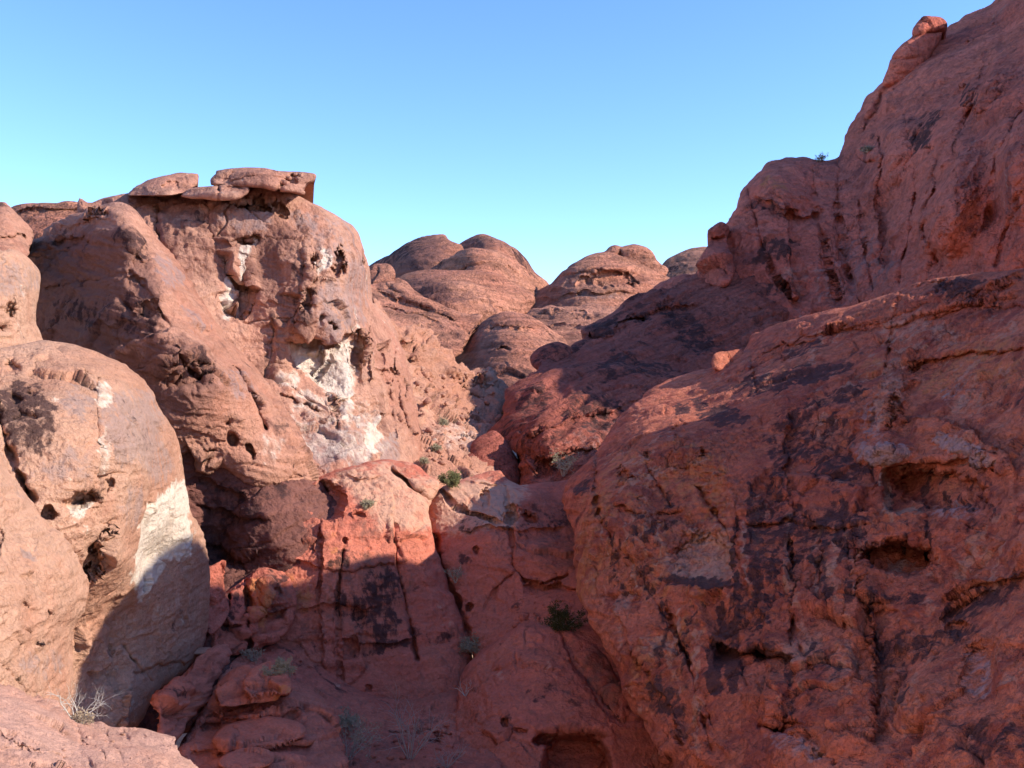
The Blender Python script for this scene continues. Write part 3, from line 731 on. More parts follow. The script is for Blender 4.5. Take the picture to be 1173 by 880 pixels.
# ---------------------------------------------------------------- left cliff with the eye holes
rock_mass("flat_dome", "low flat dome on the far left skyline", "rock dome",
          [(-10,262),(8,240),(20,233),(40,231),(68,231),(95,233),(106,242),(110,270),(-10,280)],
          [(0,250,74),(60,236,74),(100,240,75),(50,265,70)], M_far, w=16, rough=.6, fine=.8, bed=1.0, seed=51, thick=8, key="flatdome", feats=[('step',[(10,241),(40,238),(70,242),(95,240)],12,10)])
rock_mass("cliff", "bulging sunlit cliff with two eye holes and a white scar under its jaw", "cliff",
          [(90,250),(106,233),(148,224),(205,222),(244,214),(282,214),(302,212),(323,218),(347,226),(370,236),(394,252),(411,272),(422,296),(427,317),(427,336),(434,350),(445,362),(456,385),(466,420),(478,480),(470,560),(400,620),(250,600),(140,500)],
          [(106,240,52),(160,232,53),(244,222,53),(300,220,54),(347,232,55.5),(400,262,57.5),(424,310,61),(432,350,63),
           (180,300,50),(240,300,51.5),(300,300,52.5),(360,300,53.2),(400,310,55.5),(300,370,52),(370,370,52.6),(410,375,55.5),(360,430,54),(320,450,51),(400,450,53.5),
           (440,430,58),(460,470,59),(330,520,48.5),(400,520,50),(450,520,54),(250,430,49),(420,600,48)],
          M_face, w=40, round_=.9, rough=1.1, fine=1.4, flute=.7, spall=1.3, joints=1.5, bed=.25, tafoni=.35, seed=52, thick=16,
          feats=[('step',[(325,391),(350,390),(385,389),(405,384),(420,376)],30,26),          # under the jaw
                 ('pit',388,299,9,17,8,26,.7),('pit',418,302,4.5,8,0,18,.6),('pit',371,296,5,16,4,5,.3),('pit',358,300,4,14,0,5,.3),('pit',357,302,3,10,0,6,.4),
                 ('pit',364,392,20,7,0,10),('crack',[(238,228),(240,262),(246,285),(254,302)],2.2,16),('crack',[(182,225),(180,265),(200,300)],4,26),
                 ('pit',285,238,30,6,8,18,.5),('pit',320,240,12,9,30,16,.5),('pit',262,234,6,5,0,14),('pit',296,232,10,7,20,16,.5),
                 ('step',[(256,279),(272,273),(290,277),(305,272)],8,18),('pit',286,274,18,5,-8,9),('pit',272,335,20,42,16,12,.2),('vstep',[(350,278),(346,320),(345,360),(338,392)],-9,40),
                 ('pit',353,345,8,22,0,14,.3),('step',[(345,318),(360,322),(386,320)],7,10),('pit',381,372,9,4,20,10),('pit',368,362,5,6,0,8),('pit',408,362,5,9,10,8),
                 ('pit',411,400,9,24,8,18,.5),('vstep',[(403,380),(402,410),(408,450)],14,12),
                 ('step',[(320,425),(350,440),(380,448),(410,452)],-10,26),('step',[(318,446),(345,462),(375,470)],10,9),('step',[(345,470),(385,478),(420,480)],-8,20),
                 ('crack',[(330,440),(350,458),(372,468)],2.5,12),('crack',[(376,455),(384,470),(386,490)],2.2,10),('step',[(340,404),(362,410),(380,403)],5,5),('crack',[(362,437),(380,412),(378,400)],1.5,6),
                 ('bulge',450,420,16,40,8,16),('bulge',466,470,14,40,0,14),('crack',[(440,365),(436,410),(448,460),(452,500)],3,12),('crack',[(456,380),(450,420),(460,470),(470,500)],2,14),('pit',447,432,5,12,10,14,.5),('pit',462,446,4,9,0,12,.5),('step',[(430,420),(450,428),(468,440)],9,14),('step',[(430,470),(450,476),(470,490)],9,12),('vstep',[(430,350),(428,400),(424,440)],-8,16)],
          stains=[('pale','poly',[(328,398),(345,392),(380,393),(402,388),(405,420),(408,452),(390,458),(362,442),(335,420)],5,.85),
                  ('pale','poly',[(258,322),(268,302),(280,285),(294,273),(300,277),(288,296),(275,314),(266,345),(260,372),(254,366),(258,345)],5,.66),
                  ('pale','ell',368,297,9,17,5,.6),('pale','ell',428,502,10,22,6,1.0),('pale','poly',[(335,455),(405,450),(440,470),(455,520),(400,530),(350,520),(320,480)],12,.33),('pale','ell',400,470,10,26,0,.6),('pale','ell',330,432,14,10,30,.5),('pale','ell',350,455,20,8,30,.5),
                  ('grey','ell',385,350,36,40,0,.7),('grey','ell',410,330,18,46,0,.6),('grey','ell',375,508,30,32,0,.9),('grey','ell',410,505,16,30,0,.8),('grey','ell',445,515,12,22,0,.8),
                  ('grey','ell',280,255,40,16,0,.6),('grey','ell',345,250,26,14,20,.5),('grey','ell',380,275,30,30,0,.45),
                  ('brown','poly',[(175,230),(250,222),(340,228),(372,260),(350,290),(345,350),(330,388),(290,330),(262,300),(250,330),(215,320),(180,270)],14,.62),('brown','ell',320,275,24,36,20,.8),('brown','ell',395,365,24,14,0,.6),('brown','ell',310,420,14,24,20,.5),('dark','ell',300,240,30,7,5,.35),('dark','ell',353,350,8,28,0,.6),('dark','ell',335,330,12,44,0,.4),('dark','ell',232,250,12,6,0,.4),('dark','ell',215,265,8,30,0,.35)],
          key="face")
rock_mass("capstone", "long overhanging slab of rock balanced on top of the bulging cliff", "capstone",
          [(244,212),(246,200),(252,195),(270,193),(296,193),(320,195),(345,196),(360,200),(356,208),(350,215),(345,223),(325,219),(300,213),(270,213)],
          [(250,205,52),(300,200,52.2),(350,205,53.5),(300,212,51.6)], M_face, w=9, rough=.3, fine=.9, bed=1.0, spall=.4, joints=.5, seed=53, thick=6, key="cap1",
          feats=[('pit',336,206,9,4,0,8),('step',[(248,203),(290,201),(340,203)],3,6),('pit',322,214,8,4,0,7)])
rock_mass("capstone", "short tilted block perched on the cliff top, left of the long slab", "capstone",
          [(146,224),(156,214),(172,206),(185,201),(205,199),(224,198),(227,203),(224,212),(212,221),(195,225),(168,225)],
          [(155,218,52),(190,208,52),(222,204,54),(195,222,51)], M_face, w=9, rough=.3, fine=.9, bed=1.0, spall=.4, joints=.5, seed=54, thick=6, key="cap2",
          feats=[('vstep',[(212,198),(210,225)],5,30),('pit',195,212,12,5,0,6)])
rock_mass("rock_shelf", "thin ledge of flat stones under the long capstone", "rock shelf",
          [(208,225),(222,217),(244,214),(262,211),(282,211),(286,217),(280,224),(262,228),(235,227)],
          [(220,220,51.6),(260,215,51.4),(280,218,51.6),(250,226,51)], M_face, w=7, rough=.3, fine=.9, bed=1.0, spall=.4, joints=.5, seed=55, thick=5, key="cap3",
          feats=[('crack',[(250,211),(252,228)],2.5,14),('step',[(252,217),(270,216),(284,218)],5,5)])
# sunlit broken slope right of the cliff
rock_mass("rubble_slope", "sunlit slope of broken ledges and stones in the canyon below the eyed cliff", "rock slope",
          [(425,350),(441,356),(456,374),(475,373),(490,382),(500,397),(513,401),(524,415),(543,420),(561,425),(580,444),(582,462),(575,480),(568,500),(590,530),(560,600),(440,600),(420,480)],
          [(445,360,74),(475,378,80),(512,403,84),(560,428,88),(580,450,86),(470,420,72),(520,440,80),(480,470,67),(540,480,74),(500,500,63),(540,520,62),(470,540,55),(520,560,54),(430,450,66)],
          M_rubble, w=12, rough=1.3, fine=1.8, blocks=1.2, bed=.6, lips=.35, min_relief=.6, bed_dip=(.2,0), seed=56, thick=10,
          feats=[('step',[(455,392),(480,390),(500,405)],7,12),('step',[(480,430),(530,440),(570,462)],7,12),('step',[(470,460),(510,470),(560,482)],7,10),('pit',490,385,12,8,0,9),('step',[(500,500),(530,497),(560,494)],7,8),
                 ('bulge',466,385,18,14,0,20),('bulge',483,400,18,16,0,20),('bulge',525,425,20,12,10,18),('bulge',558,432,14,10,20,18),('crack',[(475,375),(470,400),(480,425)],3,14)],
          stains=[('ochre','ell',455,480,10,34,0,.5),('pale','ell',520,500,30,20,0,.3)], key="rubble")
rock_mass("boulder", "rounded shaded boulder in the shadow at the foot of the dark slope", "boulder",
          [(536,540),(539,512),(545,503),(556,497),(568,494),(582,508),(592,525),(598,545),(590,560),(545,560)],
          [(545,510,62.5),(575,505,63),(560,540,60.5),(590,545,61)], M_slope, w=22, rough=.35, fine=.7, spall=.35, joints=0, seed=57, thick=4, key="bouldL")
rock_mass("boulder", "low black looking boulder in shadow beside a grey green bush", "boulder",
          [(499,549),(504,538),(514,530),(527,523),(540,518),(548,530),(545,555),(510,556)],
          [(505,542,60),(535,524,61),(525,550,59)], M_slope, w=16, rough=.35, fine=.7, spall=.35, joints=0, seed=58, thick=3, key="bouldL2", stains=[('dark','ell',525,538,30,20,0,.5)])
# ---------------------------------------------------------------- left ridge
rock_mass("rock_ridge", "sloping ridge with a dark flank and bright rim, in front of the eyed cliff", "rock ridge",
          [(10,300),(44,273),(52,260),(68,250),(86,242),(102,237),(122,235),(143,236),(160,247),(177,268),(198,294),(218,324),(239,355),(263,388),(290,416),(316,450),(345,495),(366,548),(348,556),(322,560),(298,562),(280,556),(262,542),(240,534),(215,530),(180,560),(100,560),(20,480)],
          [(30,290,50),(60,260,49),(100,242,47.5),(143,242,46),(178,272,47.5),(218,326,47),(263,390,46.5),(316,452,45.5),(360,540,44),
           (40,340,48),(60,400,46),(90,300,46.5),(100,370,44),(125,300,44.5),(150,270,44),(160,330,42.5),(185,370,41.5),(200,330,43.5),(210,400,40.5),(235,440,40.2),(260,440,41.8),(280,500,41.8),(320,520,42.6),(230,520,41),(150,430,41.5),(100,500,41)],
          M_ridge, w=24, rough=.9, fine=1.3, spall=1.2, joints=1.4, bed=.8, bed_dip=(.25,0), seed=61, thick=10,
          feats=[('step',[(122,404),(140,396),(170,382),(205,376),(225,388),(240,402)],-20,40),('pit',212,432,34,22,15,22,.5),('step',[(190,420),(215,405),(245,420)],8,20),
                 ('pit',262,482,7,8,0,16,.5),('pit',268,504,8,10,10,18,.5),('pit',286,518,5,10,-10,16,.5),('pit',240,514,9,5,0,12,.5),('crack',[(270,420),(286,450),(305,490)],4,16),('pit',296,462,5,14,-30,12,.4),
                 ('crack',[(150,310),(175,345),(195,375)],3,8),('step',[(140,285),(165,300),(178,290)],6,12),('step',[(60,262),(100,254),(140,252)],6,8),('step',[(48,290),(70,275),(110,272)],8,10),('pit',115,248,9,4,0,8),
                 ('pit',155,325,14,12,0,9,.3),('pit',172,355,12,14,10,10,.3),('crack',[(60,330),(110,322),(150,312)],3,5)],
          stains=[('brown','poly',[(30,300),(60,275),(110,262),(150,262),(172,300),(190,350),(170,385),(130,405),(60,420),(30,380)],12,1.0),('brown','poly',[(130,408),(180,385),(215,388),(240,410),(255,450),(235,480),(190,470),(150,440)],10,.85),('dark','ell',100,360,40,16,10,.4),('dark','ell',150,280,26,16,30,.7),('dark','ell',150,360,40,24,20,.5),('dark','ell',225,420,26,14,30,.5),('grey','ell',190,310,12,30,-35,.6),('grey','ell',225,365,10,24,-40,.5),('grey','ell',285,445,8,30,-35,.5),('grey','ell',260,440,12,24,-30,.5),
                  ('pale','ell',310,515,18,24,0,.3)], key="ridge")
rock_mass("rock_hump", "small rounded hump on the left edge above the pitted outcrop", "rock hump",
          [(-40,240),(0,232),(8,236),(20,247),(32,257),(39,266),(36,280),(20,300),(-40,300)],
          [(-20,250,42),(10,245,42),(36,266,43.5),(10,280,40)], M_ridge, w=18, rough=.7, fine=.9, bed=.8, seed=62, thick=6, key="knobUL",
          feats=[('step',[(-20,268),(15,270),(38,272)],16,12)])
rock_mass("outcrop", "pitted grey pink outcrop on the left edge with a dark oval hole", "outcrop",
          [(-60,282),(0,284),(20,288),(32,297),(42,312),(43,328),(40,346),(41,368),(49,388),(60,420),(0,440),(-60,420)],
          [(-40,300,33),(0,295,33),(38,310,35),(40,370,35),(10,350,32.5),(10,400,32),(-40,400,31)], M_dome, w=20, rough=.8, fine=1.2, tafoni=.5, seed=63, thick=6, key="outcropL",
          feats=[('pit',11,354,8,12,15,20,.4),('pit',-2,375,10,6,0,12)], stains=[('grey','ell',10,320,40,24,0,.6)])
# ---------------------------------------------------------------- recess between the ridge and the knoll, its shade put into the rock colour
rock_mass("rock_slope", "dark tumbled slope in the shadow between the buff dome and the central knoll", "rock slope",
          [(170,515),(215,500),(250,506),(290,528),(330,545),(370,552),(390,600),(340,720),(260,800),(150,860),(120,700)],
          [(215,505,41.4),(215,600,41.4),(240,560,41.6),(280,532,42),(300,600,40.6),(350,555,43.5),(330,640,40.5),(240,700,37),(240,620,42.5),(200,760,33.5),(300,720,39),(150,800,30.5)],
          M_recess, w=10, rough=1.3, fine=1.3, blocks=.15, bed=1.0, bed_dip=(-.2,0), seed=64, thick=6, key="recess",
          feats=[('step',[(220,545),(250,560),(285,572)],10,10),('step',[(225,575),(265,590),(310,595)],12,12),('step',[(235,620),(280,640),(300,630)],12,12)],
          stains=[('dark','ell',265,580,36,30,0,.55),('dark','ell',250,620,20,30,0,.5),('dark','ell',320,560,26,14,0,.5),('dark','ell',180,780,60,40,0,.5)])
# ---------------------------------------------------------------- central knoll
KN_ST = [('pale','poly',[(350,560),(400,538),(445,530),(500,550),(560,540),(600,560),(590,605),(480,612),(430,598),(400,560)],14,.8),('dark','ell',430,700,30,44,0,.7),('dark','ell',400,690,22,20,0,.5),('dark','ell',450,670,14,24,0,.55),('dark','ell',440,740,34,10,-12,.65),('dark','ell',390,640,30,8,-20,.5),('dark','ell',540,600,20,10,0,.45),
         ('dark','ell',345,620,20,8,-35,.5),('dark','ell',370,790,14,6,0,.5),('ochre','ell',330,680,30,30,0,.5),('ochre','ell',380,650,10,50,0,.35),('ochre','ell',270,690,20,20,0,.4),('brown','ell',420,680,60,60,0,.45),
         ('dark','ell',505,733,16,5,-10,.6),('dark','ell',530,640,12,5,10,.45),('grey','ell',545,575,14,12,0,.4),('dark','ell',330,585,10,6,0,.4),('dark','ell',590,610,24,10,0,.4),('dark','ell',620,600,30,8,-20,.4),('brown','ell',650,620,40,50,0,.5)]
rock_mass("rock_knoll", "central upright red knoll, sunlit on top with a varnish stained cracked face", "rock knoll",
          [(283,664),(299,648),(317,623),(330,593),(342,569),(352,555),(373,543),(399,535),(420,529),(442,528),(476,533),(492,545),(502,556),(490,580),(492,620),(508,660),(524,700),(540,745),(545,800),(520,870),(300,870),(284,790),(288,720)],
          [(442,534,46),(375,548,44),(490,550,46.5),(400,590,42.3),(470,600,43.2),(335,590,42.5),(300,650,41),(340,650,40.2),(420,650,40.9),(490,650,42.8),(430,720,39.9),(350,720,39.2),(520,720,41.5),(430,800,38.3),(320,800,37.5),(520,800,39)],
          M_mid, w=24, rough=1.0, fine=1.0, bed=.5, seed=71, thick=5, key="knoll", depth_gain=1.3, joints=.5, lips=.6,
          feats=[('pit',374,573,26,24,-50,30,.45),('pit',368,566,12,16,-35,16,.4),('pit',396,620,4,3,0,8),('vstep',[(345,596),(330,622),(312,650)],-10,20),
                 ('crack',[(449,538),(470,556),(490,572),(505,570)],2.6,26),('step',[(449,538),(470,556),(492,572)],8,12),('crack',[(449,585),(452,620),(458,668),(468,710),(477,755)],1.8,26),('vstep',[(449,560),(452,620),(458,668),(468,710),(477,755)],7,22),
                 ('vstep',[(366,560),(366,620),(364,700),(372,770)],-7,30),('crack',[(366,560),(366,620),(364,700)],1.4,12),
                 ('pit',385,811,12,6,0,24,.5),('pit',391,799,3,2,0,8),('pit',422,788,3,2,0,6),('step',[(340,700),(380,690),(420,700)],7,16),('step',[(400,735),(440,740),(480,728)],6,14),
                 ('vstep',[(408,690),(412,730),(420,770)],7,18),('step',[(380,545),(420,548),(440,542)],5,10),('pit',412,590,5,3,0,7),('step',[(330,640),(380,655),(440,648),(470,640)],6,20),('pit',398,740,8,14,0,12,.4),('crack',[(396,620),(388,660),(386,720),(392,780)],1.5,14)],
          stains=KN_ST)
rock_mass("rock_shoulder", "lower fractured right half of the knoll, beyond its deepest crack", "rock knoll",
          [(486,590),(490,572),(503,556),(524,548),(548,540),(570,537),(584,551),(606,556),(640,553),(690,556),(760,640),(780,760),(700,800),(600,806),(545,795),(540,745),(520,700),(500,650),(488,615)],
          [(505,562,47.5),(560,543,50),(640,558,50),(700,600,46),(510,610,45.6),(580,600,45),(545,660,43.6),(640,650,43.5),(600,685,42),(545,720,41.6),(640,720,38.4),(700,740,37.5),(600,755,38),(680,790,35.5)],
          M_mid, w=20, rough=1.0, fine=1.1, bed=.6, seed=74, thick=5, key="shoulder", depth_gain=1.3, joints=.5, lips=.6,
          feats=[('crack',[(493,622),(510,660),(525,700),(540,740)],4,30),('crack',[(505,560),(520,580),(555,590),(580,600)],2,14),('crack',[(579,560),(585,600),(588,650)],1.8,12),('crack',[(588,650),(605,668),(625,668),(650,660)],2,18),
                 ('crack',[(555,700),(570,670),(590,655)],1.6,9),('pit',538,697,3,6,0,16,.4),('pit',549,631,3,3,0,9),('pit',586,590,8,10,10,16,.5),('pit',610,592,7,4,0,14),('pit',556,569,6,10,0,10,.4),
                 ('step',[(526,546),(550,552),(585,560)],6,10),('bulge',600,576,18,14,0,12),('vstep',[(588,560),(590,600),(588,650)],-8,26),('step',[(600,672),(640,668),(670,676)],18,20),('step',[(530,610),(560,600),(600,612),(650,600)],6,14),('bulge',630,640,40,24,0,12)],
          stains=KN_ST)
rock_mass("rock_blocks", "cluster of hanging varnished blocks at the left end of the knoll", "rock blocks",
          [(241,738),(240,707),(250,684),(269,671),(284,660),(300,650),(326,658),(338,690),(332,722),(306,738),(288,750),(262,750)],
          [(250,700,36.6),(270,676,37.8),(312,664,38.8),(300,700,37.4),(260,738,36),(322,716,37.8)],
          M_mid, w=12, rough=1.0, fine=1.1, bed=.4, blocks=.5, seed=75, thick=3, key="blocks",
          feats=[('crack',[(283,664),(285,700),(284,744)],3,30),('crack',[(262,680),(256,720)],2,14),('bulge',312,680,16,18,0,16,1),('step',[(296,700),(312,702),(330,694)],18,14),('step',[(244,714),(262,718),(282,712)],10,12),('pit',320,676,6,8,0,10,.4)],
          stains=[('dark','ell',262,690,14,20,0,.55),('dark','ell',318,660,16,8,0,.5),('ochre','ell',300,690,20,30,0,.6),('dark','ell',250,725,10,8,0,.4)])
rock_mass("rock_block", "smooth lower red block with a dark cave at the bottom edge", "rock block",
          [(524,790),(530,766),(550,746),(576,727),(602,714),(640,722),(666,733),(690,748),(724,800),(800,880),(820,1010),(490,1010),(516,900),(522,820)],
          [(532,785,36.5),(602,724,37.6),(680,748,36.6),(560,800,34.6),(640,800,34),(724,815,33.8),(560,880,32),(700,880,32),(790,890,32.5),(620,1000,30)],
          M_mid, w=18, rough=.9, fine=.9, bed=.5, seed=76, thick=4, key="lowblock", depth_gain=1.2,
          feats=[('pit',660,880,44,46,0,62,.72),('pit',626,846,18,10,-10,40,.6),('step',[(612,838),(640,835),(670,836),(700,848)],14,18),('pit',578,828,4,7,0,10),('pit',596,838,8,4,0,9),('crack',[(640,722),(655,760),(690,800),(712,830)],2.2,14),('vstep',[(640,722),(660,770),(700,830)],8,26),('step',[(560,770),(600,760),(650,776)],5,20)],
          stains=[('dark','ell',580,825,8,10,0,.4),('brown','ell',690,780,30,40,-30,.5),('dark','ell',610,800,14,8,0,.3)])
rock_mass("rocky_apron", "rocky apron of red debris and dead bushes below the knoll's cracked face", "rocky slope",
          [(250,775),(300,745),(350,738),(400,785),(470,800),(535,792),(570,860),(580,1010),(190,1010),(230,880)],
          [(300,756,36.5),(380,788,37.3),(470,810,37),(520,802,37.4),(330,820,32.4),(450,850,32.6),(540,860,32.6),(300,880,27.4),(420,890,28.4),(540,890,29.5),(400,1000,23),(260,830,30.5)],
          M_mid, w=10, rough=1.1, fine=1.3, bed=.5, blocks=.6, seed=77, thick=3, key="apron",
          feats=[('pit',480,842,14,5,0,16),('pit',500,848,10,6,0,16),('step',[(440,840),(480,836),(525,842)],14,14),('step',[(330,850),(400,840),(440,858)],10,16)], stains=[('brown','ell',400,850,90,30,0,.4)])
G_SL = "tilted slabs at the knoll's lower left foot"
rock_mass("rock_slabs", "heap of rounded red slabs below the two lip shaped ones", "rock slabs",
          [(200,870),(216,836),(232,812),(252,798),(290,798),(340,792),(384,825),(404,1010),(170,1010)],
          [(240,812,27.6),(330,802,27.4),(300,840,25.5),(220,870,24.2),(300,890,22.9),(380,870,25.6),(280,1000,20.4)],
          M_slab, w=14, rough=1.0, fine=1.0, bed=1.8, bed_dip=(-.25,.25), seed=72, thick=3, key="slabs",
          feats=[('step',[(225,832),(250,826),(290,822),(345,812)],16,16),('step',[(215,858),(250,862),(300,856),(360,850)],16,16),('pit',242,826,12,10,0,16,.4),('bulge',300,820,34,10,-6,12)])
rock_mass("rock_slab", "long tilted slab with a rounded nose, leftmost of the red slabs", "rock slab",
          [(183,838),(183,808),(197,784),(212,770),(226,755),(240,744),(258,740),(264,750),(254,768),(244,785),(240,803),(226,818),(206,838),(196,864),(186,872)],
          [(190,822,25.6),(236,752,30),(215,790,27.2),(247,788,29),(195,852,25)],
          M_slab, w=10, rough=.7, fine=.9, bed=1.6, bed_dip=(-.5,.2), spall=.5, seed=78, thick=2.5, key="slabA", group=G_SL, stains=[('dark','ell',197,802,8,5,0,.6)])
rock_mass("rock_slab", "squarish red slab with a bedded top, between the long slab and the overhanging one", "rock slab",
          [(247,800),(248,785),(258,773),(272,764),(287,762),(292,775),(285,790),(289,804),(270,810),(254,809)],
          [(255,790,27.2),(280,768,28.4),(282,800,26.9)], M_slab, w=7, rough=.6, fine=.9, bed=1.4, bed_dip=(-.3,.2), spall=.5, seed=79, thick=2, key="slabB", group=G_SL)
rock_mass("rock_slab", "overhanging red slab with an orange underside, highest of the slab heap", "rock slab",
          [(279,787),(284,772),(298,761),(312,757),(326,765),(334,779),(333,794),(318,798),(300,802),(287,803)],
          [(290,785,26.7),(315,762,28.2),(325,790,26.4),(300,798,26.6)], M_slab, w=7, rough=.6, fine=.9, bed=1.4, bed_dip=(-.3,.2), spall=.5, seed=80, thick=2, key="slabC", group=G_SL,
          stains=[('ochre','ell',318,790,18,7,-8,.8)])
rock_mass("rock_slab", "low rounded slab in the middle of the heap, under the orange lipped slab", "rock slab",
          [(244,844),(262,829),(300,822),(340,829),(347,843),(322,852),(270,857),(250,853)],
          [(260,836,25.4),(320,828,26),(330,847,24.9),(260,851,24.6)], M_slab, w=8, rough=.6, fine=.9, bed=1.2, spall=.5, seed=84, thick=2, key="slabD", group=G_SL)
rock_mass("rock_slab", "small rounded slab at the bottom edge of the red slab heap", "rock slab",
          [(250,872),(262,862),(285,858),(310,863),(307,876),(280,882),(256,880)],
          [(260,868,23),(300,866,23.4),(280,879,22.6)], M_slab, w=7, rough=.6, fine=.9, bed=1.2, spall=.5, seed=85, thick=2, key="slabE", group=G_SL)
rock_mass("flat_stone", "thin pale flat stone bridging the dark gap beside the long tilted slab", "flat stone",
          [(192,747),(199,744),(220,743),(240,742),(243,746),(238,749),(215,750),(197,750)],
          [(200,746,32.5),(238,745,32.8),(215,749,32.4)], M_dome, w=3, rough=.3, fine=.5, spall=0, joints=0, lips=0, seed=86, thick=1.2, key="plank")
rock_mass("boulder", "angular red boulder leaning in the shadow between the buff dome and the knoll", "boulder",
          [(224,690),(223,672),(229,655),(244,647),(258,643),(256,660),(258,682),(262,700),(252,720),(240,728),(232,712)],
          [(228,665,35.2),(254,648,36),(256,690,36),(236,700,34.4)], M_mid, w=8, rough=.4, fine=.7, seed=73, thick=2.5, key="bouldR", feats=[('vstep',[(252,640),(254,700)],10,20)])
# ---------------------------------------------------------------- left dome group
rock_mass("rock_dome", "buff dome with grey patina, a black stain and a white scar at its edge", "rock dome",
          [(-80,400),(0,399),(27,394),(51,389),(78,394),(102,402),(136,414),(160,431),(174,448),(184,469),(201,496),(206,516),(211,540),(215,562),(218,585),(232,612),(239,640),(239,690),(236,735),(214,768),(178,796),(150,840),(60,880),(-80,820)],
          [(-40,420,24),(0,405,25.5),(51,395,26.5),(102,406,27),(160,436,28),(200,500,29.5),(212,560,30),(236,640,32),(238,740,33),
           (0,480,23),(60,470,23.4),(110,480,24.2),(160,500,26),(30,560,21.8),(100,560,23),(160,560,25.6),(190,590,28),(120,640,23.8),(150,640,25.4),(170,640,28.2),(200,660,30),(110,700,25.5),(160,720,28.5),(200,740,30.5),(110,780,26.5),(170,800,28.5),(0,800,22)],
          M_dome, w=46, round_=.8, rough=.65, fine=1.2, joints=1.3, lips=.5, bed=.45, seed=81, thick=8, key="dome",
          feats=[('pit',14,422,11,10,0,16,.4),('pit',100,428,9,3.5,35,6,.4),('pit',96,571,18,15,10,26,.5),('pit',88,577,14,8,-10,12,.4),('pit',125,553,6,8,0,12,.5),
                 ('pit',56,590,10,8,20,20,.4),('crack',[(111,440),(111,500),(110,550)],1.6,8),('pit',20,458,10,10,0,9,.3),('pit',37,452,7,6,0,6,.3),('pit',28,478,16,6,0,8,.3),
                 ('crack',[(0,478),(8,510),(22,545),(34,570)],5,26),('pit',105,645,11,28,12,26,.5),('crack',[(116,610),(104,625),(96,655)],3.5,16),('pit',122,610,8,4,0,10),
                 ('step',[(118,690),(135,686),(150,676),(158,668)],26,24),('vstep',[(170,560),(164,600),(157,640),(158,668)],10,26),('step',[(168,572),(186,560),(204,545)],5,12),
                 ('step',[(80,398),(120,412),(155,440),(175,458)],4,8),('vstep',[(122,690),(122,760)],12,24),
                 ('bulge',210,700,34,50,0,6),('step',[(150,770),(190,760),(235,756)],8,14),('crack',[(140,740),(160,765),(170,780)],3,8)],
          stains=[('dark','poly',[(-10,455),(10,438),(30,434),(50,444),(62,458),(62,490),(55,515),(40,525),(20,520),(8,490),(-10,480)],7,.8),('dark','ell',30,460,26,14,0,.95),
                  ('grey','ell',150,490,44,50,0,.8),('grey','ell',90,460,26,28,0,.65),('grey','ell',175,520,24,40,-20,.7),('grey','ell',60,540,30,16,0,.4),('grey','ell',150,580,16,30,0,.55),('grey','ell',85,530,22,26,0,.6),
                  ('pale','poly',[(168,578),(186,566),(206,550),(216,566),(217,590),(214,640),(195,640),(180,660),(168,690),(154,672),(155,650),(160,620)],4,.95),
                  ('pale','ell',118,455,10,12,0,.5),('pale','ell',112,520,5,30,0,.4),('pale','ell',92,584,14,10,0,.6),
                  ('pale','poly',[(120,700),(160,690),(190,640),(225,640),(236,700),(232,740),(180,740),(130,740)],30,.2)])
rock_mass("rock_lobe", "smooth buff lobe with a row of small pits, in front of the big dome", "rock lobe",
          [(-80,500),(0,517),(10,540),(24,555),(38,575),(51,598),(68,608),(85,632),(94,650),(103,668),(99,692),(94,706),(84,724),(84,750),(85,778),(80,800),(60,830),(-80,840)],
          [(-40,560,17.5),(0,525,20),(37,578,20.6),(85,636,21.4),(100,668,22),(84,740,21.2),(0,640,17.6),(40,660,18.6),(70,700,19.6),(0,740,16.6),(50,780,18.4),(-40,740,15.5)],
          M_dome, w=24, rough=.7, fine=1.0, bed=.8, bed_dip=(-.2,0), seed=82, thick=4, key="lobe",
          feats=[('pit',27,695,5,5,0,10,.4),('pit',57,702,3,2,0,6),('pit',22,737,5,5,0,9,.4),('pit',41,736,3,6,-30,9,.4),('pit',53,736,3,5,0,8,.4),('pit',60,734,2.5,5,0,8,.4),('pit',30,722,8,3,0,9),('pit',60,752,2,3,0,7),
                 ('step',[(50,718),(75,714),(97,708)],9,10),('pit',0,617,8,14,0,12,.4),('crack',[(-10,750),(10,770),(24,790)],4,14),('crack',[(30,795),(60,790),(82,782)],2.5,8),('crack',[(10,640),(30,680),(36,710)],2,4),('crack',[(85,632),(92,620)],3,8)],
          stains=[('grey','ell',33,634,10,8,30,.7),('grey','ell',50,760,36,18,-10,.5),('grey','ell',30,560,14,16,0,.3),('dark','ell',0,620,8,22,0,.4)])
